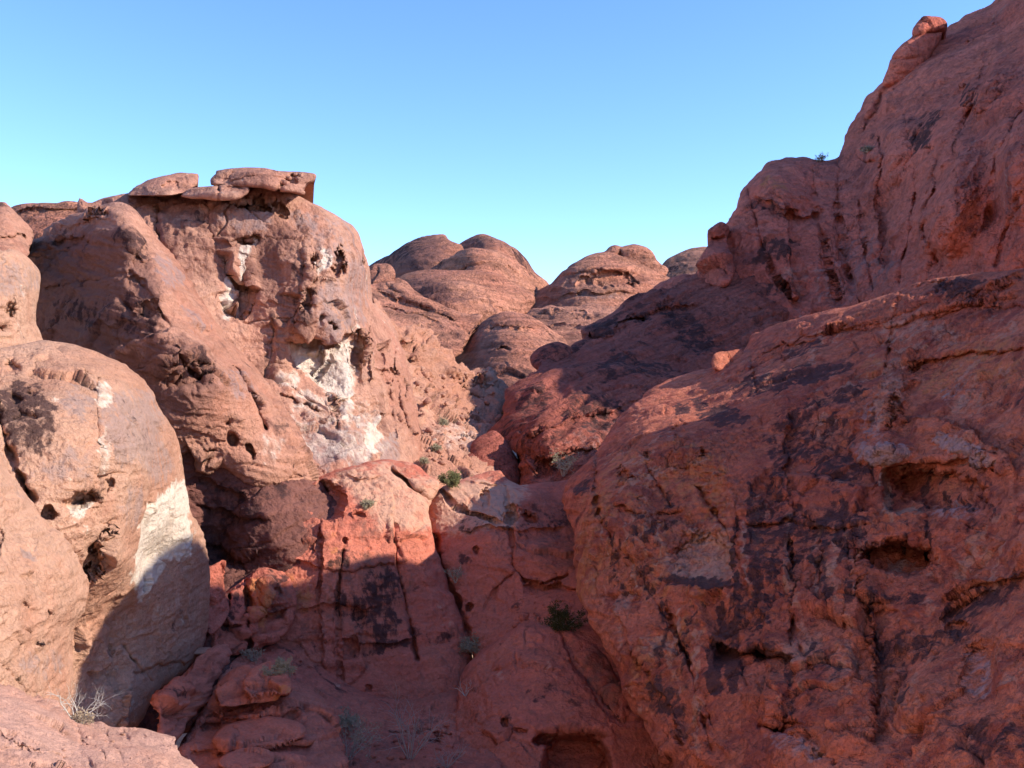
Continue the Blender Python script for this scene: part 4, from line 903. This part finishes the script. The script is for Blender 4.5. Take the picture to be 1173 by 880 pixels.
rock_mass("rock_ledge", "bright sunlit ledge of broken slabs in the bottom left corner", "rock ledge",
          [(-60,782),(0,788),(18,787),(32,797),(48,799),(64,804),(83,822),(94,822),(105,827),(116,826),(127,832),(146,833),(165,834),(182,839),(197,843),(201,852),(207,864),(219,873),(236,900),(240,990),(-60,990)],
          [(-40,790,13.6),(30,800,14.2),(80,826,14.4),(130,836,14.6),(200,848,14.4),(215,872,13.6),(0,840,12),(60,850,12.4),(120,860,12.8),(180,870,13),(0,890,10.6),(100,890,11.6),(200,940,12),(0,980,10)],
          M_ledge, w=10, min_relief=.55, rough=.8, fine=1.2, bed=.9, bed_dip=(.1,.2), seed=83, thick=2.5, key="ledge",
          feats=[('crack',[(84,824),(92,840),(96,850)],3,12),('crack',[(96,850),(112,858),(120,868)],2.5,10),('crack',[(118,830),(124,846),(122,858)],3,12),('crack',[(140,836),(150,848)],2.5,10),('step',[(150,848),(170,846),(200,846)],5,6),
                 ('step',[(-10,832),(20,852),(50,858),(90,864)],8,12),('pit',20,862,30,10,10,12,.4),('pit',66,876,8,10,0,-6),('crack',[(90,858),(104,872),(110,890)],3,12),('crack',[(130,850),(140,870)],2.5,9)],
          stains=[])
# ---------------------------------------------------------------- big red wall on the right
rock_mass("rock_wall", "huge varnish streaked red wall with a grey ledge and a shallow alcove", "rock wall",
          [(644,568),(647,556),(660,540),(684,516),(701,489),(712,475),(725,462),(745,446),(762,438),(780,433),(800,425),(825,415),(850,400),(859,385),(880,376),(909,366),(935,358),(964,350),(995,341),(1028,332),(1055,323),(1082,316),(1118,311),(1173,306),(1240,290),(1290,140),(1339,-69),(1475,-135),(1550,-90),(1600,300),(1640,1100),(760,1100),(772,885),(758,870),(735,829),(720,807),(704,768),(691,743),(681,727),(672,705),(664,689),(661,660),(657,625),(652,598)],
          [(648,565,41),(690,510,43.5),(725,465,46),(780,436,48),(850,402,48.5),(909,370,46.5),(964,354,44.5),(1028,336,42.5),(1082,320,40.5),(1173,312,36.5),(1240,296,34),(1290,150,29.5),(1339,-60,26.5),(1475,-125,22.3),(1550,-80,20.5),
           (700,560,37.5),(760,500,40),(720,620,34.5),(760,600,34.5),(800,540,36),(880,450,40.5),(900,530,35),(960,430,39),(1000,500,33.5),(1060,400,37),(1120,360,36.5),(1100,470,32),(1173,420,30.5),(1173,520,26.5),
           (664,660,35.5),(690,735,32),(740,700,32),(740,820,28.5),(800,640,32),(820,720,29),(800,820,26.5),(850,880,23.5),(900,620,31),(940,700,27),(1000,620,28.5),(1060,640,27),(1000,760,24),(1100,700,23.5),(1173,640,22.5),(1173,760,19.5),(1000,880,20.5),(1173,880,17),(1500,400,17),(1500,900,12)],
          M_wall, w=30, round_=.9, rough=.9, fine=1.4, flute=1.7, lips=1.3, joints=1.2, bed=.8, bed_dip=(-.25,0), seed=91, thick=9.7, depth_gain=2.0, spall=.7, key="wall",
          feats=[('pit',780,570,62,66,-15,16,.35),('pit',806,640,44,36,0,12,.5),('step',[(758,668),(800,674),(850,668)],-12,30),('crack',[(683,520),(680,560),(686,590),(700,620)],4,16),
                 ('pit',713,543,9,7,20,14,.5),('pit',742,521,3.2,3.2,0,12,.5),('pit',805,519,4,6,20,9,.4),('pit',778,492,10,10,30,8,.3),('crack',[(740,533),(755,558),(768,580)],2.4,10),('crack',[(800,560),(820,590),(835,615),(850,640)],3,12),
                 ('vstep',[(845,560),(848,620),(852,680)],-9,30),('crack',[(858,395),(862,425),(868,450)],2.5,9),('step',[(790,452),(850,428),(905,395)],5,14),('step',[(860,415),(920,385),(1000,370),(1070,345)],7,16),
                 ('step',[(905,398),(960,380),(1030,372),(1090,350),(1173,340)],8,20),
                 ('bulge',1014,470,26,60,10,30),('bulge',1012,515,40,20,0,30,1),('pit',1022,470,8,24,5,18,.4),('step',[(1040,478),(1070,476),(1110,490),(1150,520),(1166,550)],-40,40),('bulge',1105,505,56,22,22,20),
                 ('pit',1085,562,64,24,10,24,.72),('step',[(1010,540),(1050,530),(1110,528),(1160,545)],24,40),('vstep',[(1015,535),(1014,570),(1020,590)],18,50),('step',[(1010,580),(1030,590),(1062,588)],-16,18),
                 ('pit',1032,640,50,24,0,32,.75),('step',[(985,626),(1030,622),(1075,625)],10,18),('bulge',1040,610,44,16,0,14),('pit',1066,632,6,10,0,16),
                 ('pit',1120,765,26,44,10,14,.35),('step',[(1075,710),(1100,690),(1140,670)],10,20),('pit',1095,718,14,8,0,12,.4),
                 ('pit',965,505,40,40,0,8,.2),('step',[(880,540),(930,548),(970,556),(1010,552)],-22,34),('step',[(850,600),(900,596),(960,606),(1000,600)],10,16),('vstep',[(905,470),(900,540),(908,600)],10,26),('vstep',[(1000,690),(1010,760),(1000,850)],14,30),('vstep',[(870,690),(880,760),(870,840)],-14,30),('step',[(1080,690),(1120,668),(1180,660)],14,22),('step',[(700,575),(740,590),(790,584)],8,14),('step',[(1040,420),(1090,405),(1180,400)],12,20),('step',[(1060,365),(1110,352),(1180,350)],12,16),('crack',[(1030,345),(1020,380),(1012,430)],2,9),('crack',[(905,620),(912,680),(905,740)],2,18),('crack',[(968,600),(975,660),(968,720)],2,16),('pit',940,660,20,26,0,8,.3),
                 ('crack',[(764,700),(790,760),(800,800),(815,860)],3,16),('vstep',[(700,690),(722,740),(760,800),(790,870)],-10,40),('crack',[(725,640),(745,680),(770,720),(800,770),(815,830)],2.5,10),
                 ('step',[(815,735),(870,748),(912,757)],22,22),('pit',880,752,30,10,10,14,.4),('pit',900,830,20,14,0,12,.4),('crack',[(905,700),(915,740),(930,770)],3,12),('pit',1060,330,40,10,-8,9,.4),('pit',1130,335,34,7,-15,8,.4),
                 ('bulge',880,800,30,30,0,14),('bulge',1060,800,40,40,0,14),('bulge',960,850,50,24,0,16),('crack',[(870,830),(920,850),(960,880)],5,20),('step',[(880,840),(940,838),(1010,850)],-10,30),
                 ('step',[(1090,600),(1130,615),(1173,620)],-6,30),('vstep',[(935,590),(945,640),(938,690)],-14,24),('vstep',[(975,590),(985,640),(990,700)],-12,20)],
          stains=[('brown','poly',[(852,470),(930,440),(1000,450),(1006,560),(1000,690),(930,720),(856,690),(846,560)],22,.42),('brown','poly',[(780,470),(850,440),(960,400),(1000,420),(900,470),(830,500)],18,.35),('brown','poly',[(1000,690),(1100,640),(1173,650),(1173,720),(1060,760),(1000,740)],20,.35),('ochre','poly',[(660,560),(700,520),(780,500),(840,560),(846,650),(800,700),(720,700),(665,640)],24,.42),('ochre','poly',[(1040,420),(1110,390),(1173,385),(1173,440),(1060,460)],14,.5),('dark','str',[(845,600),(842,645),(842,690)],4,0.7),('dark','str',[(858,560),(862,630),(867,700)],5,0.75),('dark','str',[(872,570),(868,645),(868,720)],5,0.7),('dark','str',[(884,590),(886,640),(889,690)],4,0.65),('dark','str',[(897,600),(892,625),(892,650)],4,0.6),('dark','str',[(912,580),(909,620),(909,660)],5,0.6),('dark','str',[(930,590),(934,630),(939,670)],5,0.6),('dark','str',[(948,580),(945,635),(945,690)],6,0.65),('dark','str',[(962,570),(963,605),(966,640)],7,0.7),('dark','str',[(978,590),(977,645),(979,700)],5,0.6),('dark','str',[(994,600),(993,645),(995,690)],4,0.5),('dark','str',[(700,600),(699,635),(701,670)],3,0.55),('dark','str',[(712,610),(708,650),(709,690)],3,0.5),('dark','str',[(728,590),(731,625),(735,660)],3,0.55),('dark','str',[(746,600),(741,645),(741,690)],4,0.6),('dark','str',[(762,690),(759,740),(759,790)],6,0.6),('dark','str',[(790,700),(785,740),(784,780)],5,0.5),('dark','str',[(822,690),(819,740),(820,790)],8,0.85),('dark','str',[(840,700),(839,745),(840,790)],8,0.8),('dark','str',[(858,705),(862,732),(866,760)],6,0.6),('dark','str',[(880,690),(878,717),(880,745)],5,0.6),('dark','str',[(1020,560),(1016,590),(1015,620)],3,0.5),('dark','str',[(1040,600),(1037,615),(1038,630)],4,0.6),('dark','str',[(1060,595),(1064,610),(1069,625)],4,0.6),('dark','str',[(1065,545),(1060,567),(1060,590)],6,0.6),('dark','str',[(1085,548),(1086,569),(1088,590)],5,0.5),('dark','str',[(1110,545),(1108,565),(1110,585)],5,0.5),('dark','str',[(1135,550),(1136,570),(1139,590)],4,0.5),('dark','str',[(1000,720),(998,760),(999,800)],6,0.5),('dark','str',[(1030,730),(1031,765),(1035,800)],7,0.5),('dark','str',[(930,720),(929,755),(931,790)],5,0.45),('dark','str',[(905,760),(906,795),(909,830)],5,0.45),('pale','str',[(852,600),(855,645),(859,690)],2.5,0.5),('pale','str',[(866,580),(866,610),(869,640)],2,0.45),('pale','str',[(905,590),(902,640),(902,690)],3,0.5),('pale','str',[(938,600),(934,640),(934,680)],3,0.5),('pale','str',[(955,600),(958,650),(962,700)],3,0.45),('pale','str',[(986,600),(985,645),(987,690)],3,0.5),('pale','str',[(690,600),(687,645),(688,690)],2,0.45),('pale','str',[(720,590),(723,635),(727,680)],2,0.5),('pale','str',[(736,600),(736,645),(739,690)],2,0.45),('pale','str',[(754,600),(755,630),(758,660)],2.5,0.5),('pale','str',[(706,690),(709,725),(712,760)],4,0.4),('pale','str',[(775,700),(773,750),(774,800)],3,0.45),('pale','str',[(800,720),(798,790),(800,860)],4,0.5),('pale','str',[(1012,530),(1015,560),(1018,590)],3.5,0.75),('pale','str',[(920,690),(917,740),(917,790)],5,0.4),('pale','str',[(970,690),(972,745),(975,800)],6,0.35),('pale','str',[(1045,770),(1041,805),(1041,840)],6,0.3),
                  ('dark','ell',925,430,60,10,-16,.8),('dark','ell',870,440,40,9,-14,.75),('dark','ell',960,455,50,10,-10,.65),('dark','ell',830,478,34,12,10,.8),('dark','ell',782,472,11,10,0,.9),('dark','ell',800,460,9,6,-20,.8),('dark','ell',930,500,60,34,0,.55),('dark','ell',965,540,44,20,0,.6),
                  ('dark','ell',1100,330,26,17,0,.95),('dark','ell',920,400,30,12,-10,.55),('dark','ell',890,540,14,50,0,.55),('dark','ell',866,620,12,60,0,.7),('dark','ell',835,740,16,48,-10,.85),('dark','ell',860,700,30,30,0,.6),('dark','ell',800,668,44,7,5,.8),('dark','ell',880,752,34,9,10,.85),
                  ('dark','ell',768,590,10,26,0,.6),('dark','ell',905,620,30,40,0,.45),('dark','ell',965,600,36,24,0,.7),('dark','ell',760,800,26,20,20,.6),('dark','ell',700,640,6,36,0,.5),('dark','ell',670,560,12,10,0,.6),('dark','ell',880,640,8,60,0,.6),('dark','ell',745,640,7,50,0,.5),('dark','ell',725,600,5,30,0,.4),
                  ('dark','ell',1050,740,80,24,-15,.55),('dark','ell',1120,690,60,14,-30,.75),('dark','ell',1010,690,60,10,-5,.5),('dark','ell',1085,725,20,6,0,.8),('dark','ell',1000,690,18,18,0,.5),('dark','ell',940,780,30,50,0,.35),('dark','ell',1130,850,60,30,0,.5),('dark','ell',905,690,10,14,0,.6),('dark','ell',1130,600,34,5,-25,.5),('dark','ell',1160,450,40,16,-10,.4),
                  ('grey','ell',1012,520,34,15,0,.9),('grey','ell',1105,515,44,12,26,.9),('grey','ell',1000,480,14,30,0,.5),('grey','ell',1040,650,30,10,0,.6),('grey','ell',1090,590,40,14,0,.4),('grey','ell',920,860,50,16,20,.5),('grey','ell',1120,765,20,36,0,.5),('grey','ell',1110,445,50,16,-10,.35),
                  ('pale','poly',[(758,640),(800,606),(838,612),(846,640),(842,668),(800,670),(760,664)],12,.62),('pale','ell',1020,450,16,50,12,.45),('pale','ell',1040,376,40,20,-10,.4),('pale','ell',1085,385,20,14,0,.45),('pale','ell',1016,560,5,34,0,.6),('pale','ell',1040,586,22,5,0,.9),
                  ('pale','ell',715,690,14,16,0,.5),('pale','ell',740,590,3,40,0,.4),('pale','ell',755,740,22,20,40,.35),('pale','ell',950,650,14,24,0,.45),('pale','ell',920,740,30,30,0,.45),('pale','ell',1040,800,30,26,0,.3),('pale','ell',960,780,20,50,0,.35),('pale','ell',792,815,6,18,20,.5),('pale','ell',905,660,8,30,0,.4),('pale','ell',1115,460,36,12,-14,.4),
                  ('ochre','ell',690,600,26,70,0,.5),('ochre','ell',800,540,40,40,0,.55),('ochre','ell',720,540,30,40,0,.45),('ochre','ell',670,640,14,60,0,.6),('ochre','ell',760,760,40,70,30,.45),('ochre','ell',910,425,20,8,-10,.6),('ochre','ell',1120,410,60,22,-14,.5),('ochre','ell',1080,560,30,18,0,.35),('ochre','ell',1000,420,20,16,0,.5)])
rock_mass("boulder", "small rounded boulder with a sunlit top, sitting on the red wall's sloping rim", "boulder",
          [(815,418),(817,407),(824,403),(836,402),(848,400),(851,406),(846,416),(834,424),(820,425)],
          [(820,410,47.4),(845,404,48),(833,420,47)], M_wall, w=8, rough=.3, fine=.7, seed=92, thick=1.5, key="bouldRim")
# ---------------------------------------------------------------- loose stones
def stone_mesh(name, seed, mat, facet=1.0, sub=3):
    import bmesh
    bm = bmesh.new(); bmesh.ops.create_icosphere(bm, subdivisions=sub, radius=1.0)
    co = np.array([v.co[:] for v in bm.verts])
    rs = np.random.RandomState(seed)
    pl = rs.normal(size=(9, 3)); pl /= np.linalg.norm(pl, axis=1)[:, None]; off = rs.uniform(.5, .85, 9)
    for n, o_ in zip(pl, off):            # broken flat faces
        d = co @ n - o_
        co -= np.outer(np.clip(d, 0, None) * 0.93 * facet, n)
    co *= np.array([1.0, rs.uniform(.7, 1), rs.uniform(.5, .85)])
    co += co * (0.10 * fbm(co * 1.7 + seed, 3, seed))[:, None]
    for v, c in zip(bm.verts, co): v.co = c
    for f in bm.faces: f.smooth = True
    me = bpy.data.meshes.new(name); bm.to_mesh(me); bm.free()
    me.attributes.new("stain", 'FLOAT_COLOR', 'POINT').data.foreach_set("color", np.zeros(4 * len(me.vertices), np.float32))
    me.materials.append(mat)
    return me

def scatter(spots, mats, name, label, group, seed, sub=2):
    rs = random.Random(seed)
    protos = [link(tag(bpy.data.objects.new(name, stone_mesh(name, seed + k, mats[k % len(mats)], sub=sub)), label, "stone", group)) for k in range(6)]
    for i, (key, u, v, r) in enumerate(spots):
        o = protos[i] if i < 6 else link(protos[i % 6].copy())
        p = on_rock(key, u, v)
        rad = r * p.y / FPX
        o.location = p + Vector((0, -0.25 * rad, 0.15 * rad))
        o.scale = (rad, rad, rad)
        o.rotation_euler = (rs.uniform(-.3, .3), rs.uniform(-.3, .3), rs.uniform(0, 6.28))
    for o in protos[len(spots):]: bpy.data.objects.remove(o)

rs_ = random.Random(5)
sp = []
for k in range(170):
    u = 470 + 95 * rs_.random(); v = 425 + 110 * rs_.random()
    if v > 470 and u > 560 - (v - 470) * .6: continue
    if u < 468 + (v - 430) * .25: continue
    sp.append(("rubble", u, v, 1.4 + 4.6 * rs_.random()**2.5))
scatter(sp, [M_rubble, M_face], "stone", "pale angular stone lying on the sunlit broken slope below the cliff", "stones on the sunlit broken slope", 300)
sp = [("shoulder", 598, 706, 8), ("shoulder", 612, 719, 6.5), ("shoulder", 616, 706, 4), ("shoulder", 600, 716, 4.5), ("shoulder", 590, 718, 4)]
for k in range(75):
    u = 585 + 75 * rs_.random(); v = 675 + 46 * rs_.random()
    sp.append(("shoulder", u, v, 1.2 + 2.4 * rs_.random()**2))
scatter(sp, [M_mid, M_slab], "stone", "red stone lying in the shaded gully beside the dark green bush", "stones in the shaded gully", 320)
sp = []
for k in range(95):
    u = 300 + 225 * rs_.random(); v = 826 + 50 * rs_.random()
    sp.append(("apron", u, v, 1.5 + 4.0 * rs_.random()**2))
scatter(sp[:95], [M_mid, M_slab], "stone", "red stone among the dead bushes at the bottom of the shaded knoll", "stones at the foot of the knoll", 340)
for k in range(30):
    u = 262 + 110 * rs_.random(); v = 748 + 40 * rs_.random()
    sp.append(("apron", u, v, 1.2 + 2.6 * rs_.random()**2))
scatter(sp[95:], [M_mid, M_slab], "stone", "small red stone on the debris between the tilted slabs and the knoll's face", "stones between the slabs and the knoll", 350)
sp = [("ledge", 60 + 140 * rs_.random(), 838 + 36 * rs_.random(), 1.2 + 3.0 * rs_.random()**3) for k in range(26)]
scatter(sp, [M_ledge, M_dome], "stone", "small pale stone lying on the bright ledge in front of the shadow", "stones on the bright ledge", 370)
sp = [("recess", 130 + 90 * rs_.random(), 745 + 65 * rs_.random(), 2 + 4 * rs_.random()**2) for k in range(26)]
scatter(sp, [M_recess, M_slab], "stone", "dark stone in the deep shadow at the foot of the buff dome", "stones in the shadowed recess", 360)

# ---------------------------------------------------------------- desert plants
M_twig_w = plain_mat("bleached_twig", (0.52, 0.46, 0.39), 0.9, 0.2, 30)
M_twig_g = plain_mat("grey_twig", (0.40, 0.31, 0.26), 0.9, 0.25, 30)
M_leaf_d = plain_mat("dark_green_leaf", (0.055, 0.056, 0.016), 0.8, 0.4, 20)
M_leaf_y = plain_mat("yellow_green_leaf", (0.13, 0.125, 0.05), 0.8, 0.35, 20)
M_leaf_s = plain_mat("sage_leaf", (0.27, 0.225, 0.14), 0.85, 0.3, 20)
M_straw = plain_mat("dry_straw", (0.34, 0.25, 0.16), 0.9, 0.3, 20)

def twigs(rs, h, spread, n_main, levels, r0, gravity=0.0, curl=0.5):
    segs = []; tips = []
    def grow(p, d, ln, r, lev):
        steps = 4
        for k in range(steps):
            q = p + d * (ln / steps)
            segs.append((p, q, r, r * 0.82)); r *= 0.82
            d = (d + Vector((rs.gauss(0, 1), rs.gauss(0, 1), rs.gauss(0, 1) - gravity)) * (0.16 * curl * 2)).normalized()
            p = q
            if lev > 0 and k >= 1:
                for _ in range(rs.choice((1, 1, 2))):
                    e = (d + Vector((rs.gauss(0, 1), rs.gauss(0, 1), rs.gauss(0.15, 0.8))) * 0.75).normalized()
                    grow(p, e, ln * rs.uniform(.45, .7), r * .7, lev - 1)
        tips.append((p, d))
    for k in range(n_main):
        a = 6.283 * (k + rs.random()) / n_main
        t = spread * rs.uniform(.3, 1)
        d = Vector((math.cos(a) * math.sin(t), math.sin(a) * math.sin(t), math.cos(t)))
        grow(Vector((math.cos(a), math.sin(a), 0)) * 0.04 * h, d, h * rs.uniform(.55, .8), r0, levels)
    return segs, tips

def twig_mesh(name, segs, mat):
    co, qd = [], []
    for a, b, r1, r2 in segs:
        d = (b - a).normalized(); x = d.orthogonal().normalized(); y = d.cross(x); n = len(co)
        for p, r in ((a, r1), (b, r2)):
            for k in range(3):
                t = k * 2.0944; co.append(p + x * (math.cos(t) * r) + y * (math.sin(t) * r))
        for k in range(3): qd.append((n + k, n + (k + 1) % 3, n + 3 + (k + 1) % 3, n + 3 + k))
    me = mesh_from_arrays(name, np.array([c[:] for c in co]), np.array(qd), np.zeros((0, 3), int))
    me.materials.append(mat); return me

def leaf_mesh(name, rs, pts, size, n_per, jitter, mat):
    co, tr = [], []
    for p, d in pts:
        for _ in range(n_per):
            c = p + Vector((rs.gauss(0, jitter), rs.gauss(0, jitter), rs.gauss(0, jitter)))
            a = Vector((rs.gauss(0, 1), rs.gauss(0, 1), rs.gauss(.4, 1))).normalized(); b = a.orthogonal().normalized()
            s = size * rs.uniform(.6, 1.4); n = len(co)
            co += [c - b * s * .22, c + b * s * .22, c + a * s]; tr.append((n, n + 1, n + 2))
    me = mesh_from_arrays(name, np.array([c[:] for c in co]), np.zeros((0, 4), int), np.array(tr))
    me.materials.append(mat); return me

def shrub(name, label, cat, key, u, v, hpx, stem_mat, leaf_mat=None, spread=.9, n=7, levels=2, seed=0, rpx=.5, leaf_px=2.2, per=6, group=None, curl=.5, sink=0.0):
    rs = random.Random(seed); p = on_rock(key, u, v); px = p.y / FPX; h = hpx * px
    root = bpy.data.objects.new(name, None); link(root); root.empty_display_size = .1
    root.location = p + Vector((0, -1.0 * px, -sink * px)); tag(root, label, cat, group)
    segs, tips = twigs(rs, h, spread, n, levels, rpx * px, curl=curl)
    o = link(bpy.data.objects.new("stems", twig_mesh("stems", segs, stem_mat))); o.parent = root
    if leaf_mat:
        pts = tips + [(s[1], None) for s in segs[::2]]
        o = link(bpy.data.objects.new("leaves", leaf_mesh("leaves", rs, pts, leaf_px * px, per, 1.3 * px, leaf_mat))); o.parent = root

shrub("bare_bush", "bleached silvery bare bush on the bright ledge in front of the shadow", "bush", "ledge", 88, 824, 46, M_twig_w, spread=1.15, n=7, levels=2, seed=3, rpx=1.0, curl=.7)
shrub("dry_bush", "low straw coloured tuft at the foot of the bleached bare bush", "bush", "ledge", 95, 828, 15, M_twig_w, M_straw, spread=1.3, n=9, levels=1, seed=4, rpx=.4, per=3, leaf_px=3)
shrub("green_bush", "small dark green bush in the shadow at the foot of the white scarred dome", "bush", "recess", 197, 746, 16, M_twig_g, M_leaf_d, spread=1.2, n=9, levels=2, seed=5, per=5)
shrub("green_bush", "dark green bush in the gully between the knoll and the red wall", "bush", "shoulder", 645, 723, 24, M_twig_g, M_leaf_d, spread=1.3, n=11, levels=2, seed=6, per=6)
shrub("green_bush", "yellow green bush beside the black looking boulder on the knoll's rim", "bush", "shoulder", 516, 556, 15, M_twig_g, M_leaf_y, spread=1.2, n=9, levels=2, seed=7, per=5)
shrub("grey_bush", "pale grey rounded bush on top of the tilted red slabs", "bush", "slabC", 323, 768, 16, M_twig_w, M_leaf_s, spread=1.2, n=9, levels=2, seed=8, per=4)
shrub("grey_bush", "grey tuft of brush on the upper edge of the red slabs", "bush", "apron", 290, 757, 16, M_twig_g, M_straw, spread=.9, n=10, levels=1, seed=9, per=3)
shrub("grey_bush", "low grey green tuft on the sunlit crown of the central knoll", "bush", "knoll", 422, 579, 9, M_twig_w, M_leaf_s, spread=1.45, n=12, levels=1, seed=10, per=4)
shrub("grey_bush", "small pale bush rooted in the knoll's long crack", "bush", "shoulder", 521, 668, 18, M_twig_w, M_leaf_s, spread=.6, n=6, levels=1, seed=11, per=3)
shrub("grey_bush", "dusty grey bush at the lower end of the knoll's deepest crack", "bush", "shoulder", 533, 750, 18, M_twig_g, M_leaf_s, spread=1.2, n=9, levels=2, seed=12, per=3)
shrub("dead_bush", "large dead twiggy bush at the bottom centre of the shaded knoll", "bush", "apron", 470, 872, 66, M_twig_g, spread=.75, n=10, levels=2, seed=13, rpx=.9, curl=.4)
shrub("dead_bush", "dead grey bush below the small dark hole in the knoll", "bush", "apron", 398, 872, 46, M_twig_g, M_straw, spread=.9, n=10, levels=2, seed=14, rpx=.8, per=1, leaf_px=3)
shrub("dry_grass", "clump of dry brown grass left of the dead bushes", "grass clump", "apron", 345, 876, 34, M_straw, spread=.7, n=46, levels=0, seed=15, rpx=.45, curl=.25)
shrub("grey_bush", "grey leafy bush below the small dark hole, above the dead grey bush", "bush", "apron", 402, 838, 22, M_twig_g, M_leaf_s, spread=.7, n=9, levels=2, seed=16, per=2)
shrub("dead_bush", "short dead bush at the bottom edge, right of the large twiggy one", "bush", "apron", 512, 878, 30, M_twig_g, spread=1.1, n=9, levels=2, seed=17, rpx=.6)
shrub("dead_bush", "white dead twig bush on the smooth lower block of the knoll", "bush", "lowblock", 530, 795, 22, M_twig_w, spread=.6, n=4, levels=1, seed=18, rpx=.6)
shrub("skyline_tuft", "tiny bush on the skyline notch of the tall shaded cliff", "bush", "cliffR", 940, 185, 9, M_twig_g, M_leaf_s, spread=1.1, n=7, levels=1, seed=19, per=3)
shrub("grey_bush", "pale tuft growing on a nose of the tall shaded cliff", "bush", "cliffR", 995, 176, 9, M_twig_w, M_leaf_s, spread=1.3, n=9, levels=1, seed=20, per=4)
shrub("grey_bush", "pale grey bush at the shaded foot of the dark slope", "bush", "slope", 645, 545, 26, M_twig_g, M_leaf_s, spread=.8, n=9, levels=2, seed=21, per=1)
k_ = 0
for u, v in ((486, 531), (498, 516), (508, 486)):
    k_ += 1
    shrub("sage_tuft", "small grey green tuft among the stones of the sunlit broken slope", "bush", "rubble", u, v, 6, M_twig_g, M_leaf_s, spread=1.3, n=7, levels=1, seed=30 + k_, per=4, group="tufts on the sunlit broken slope")
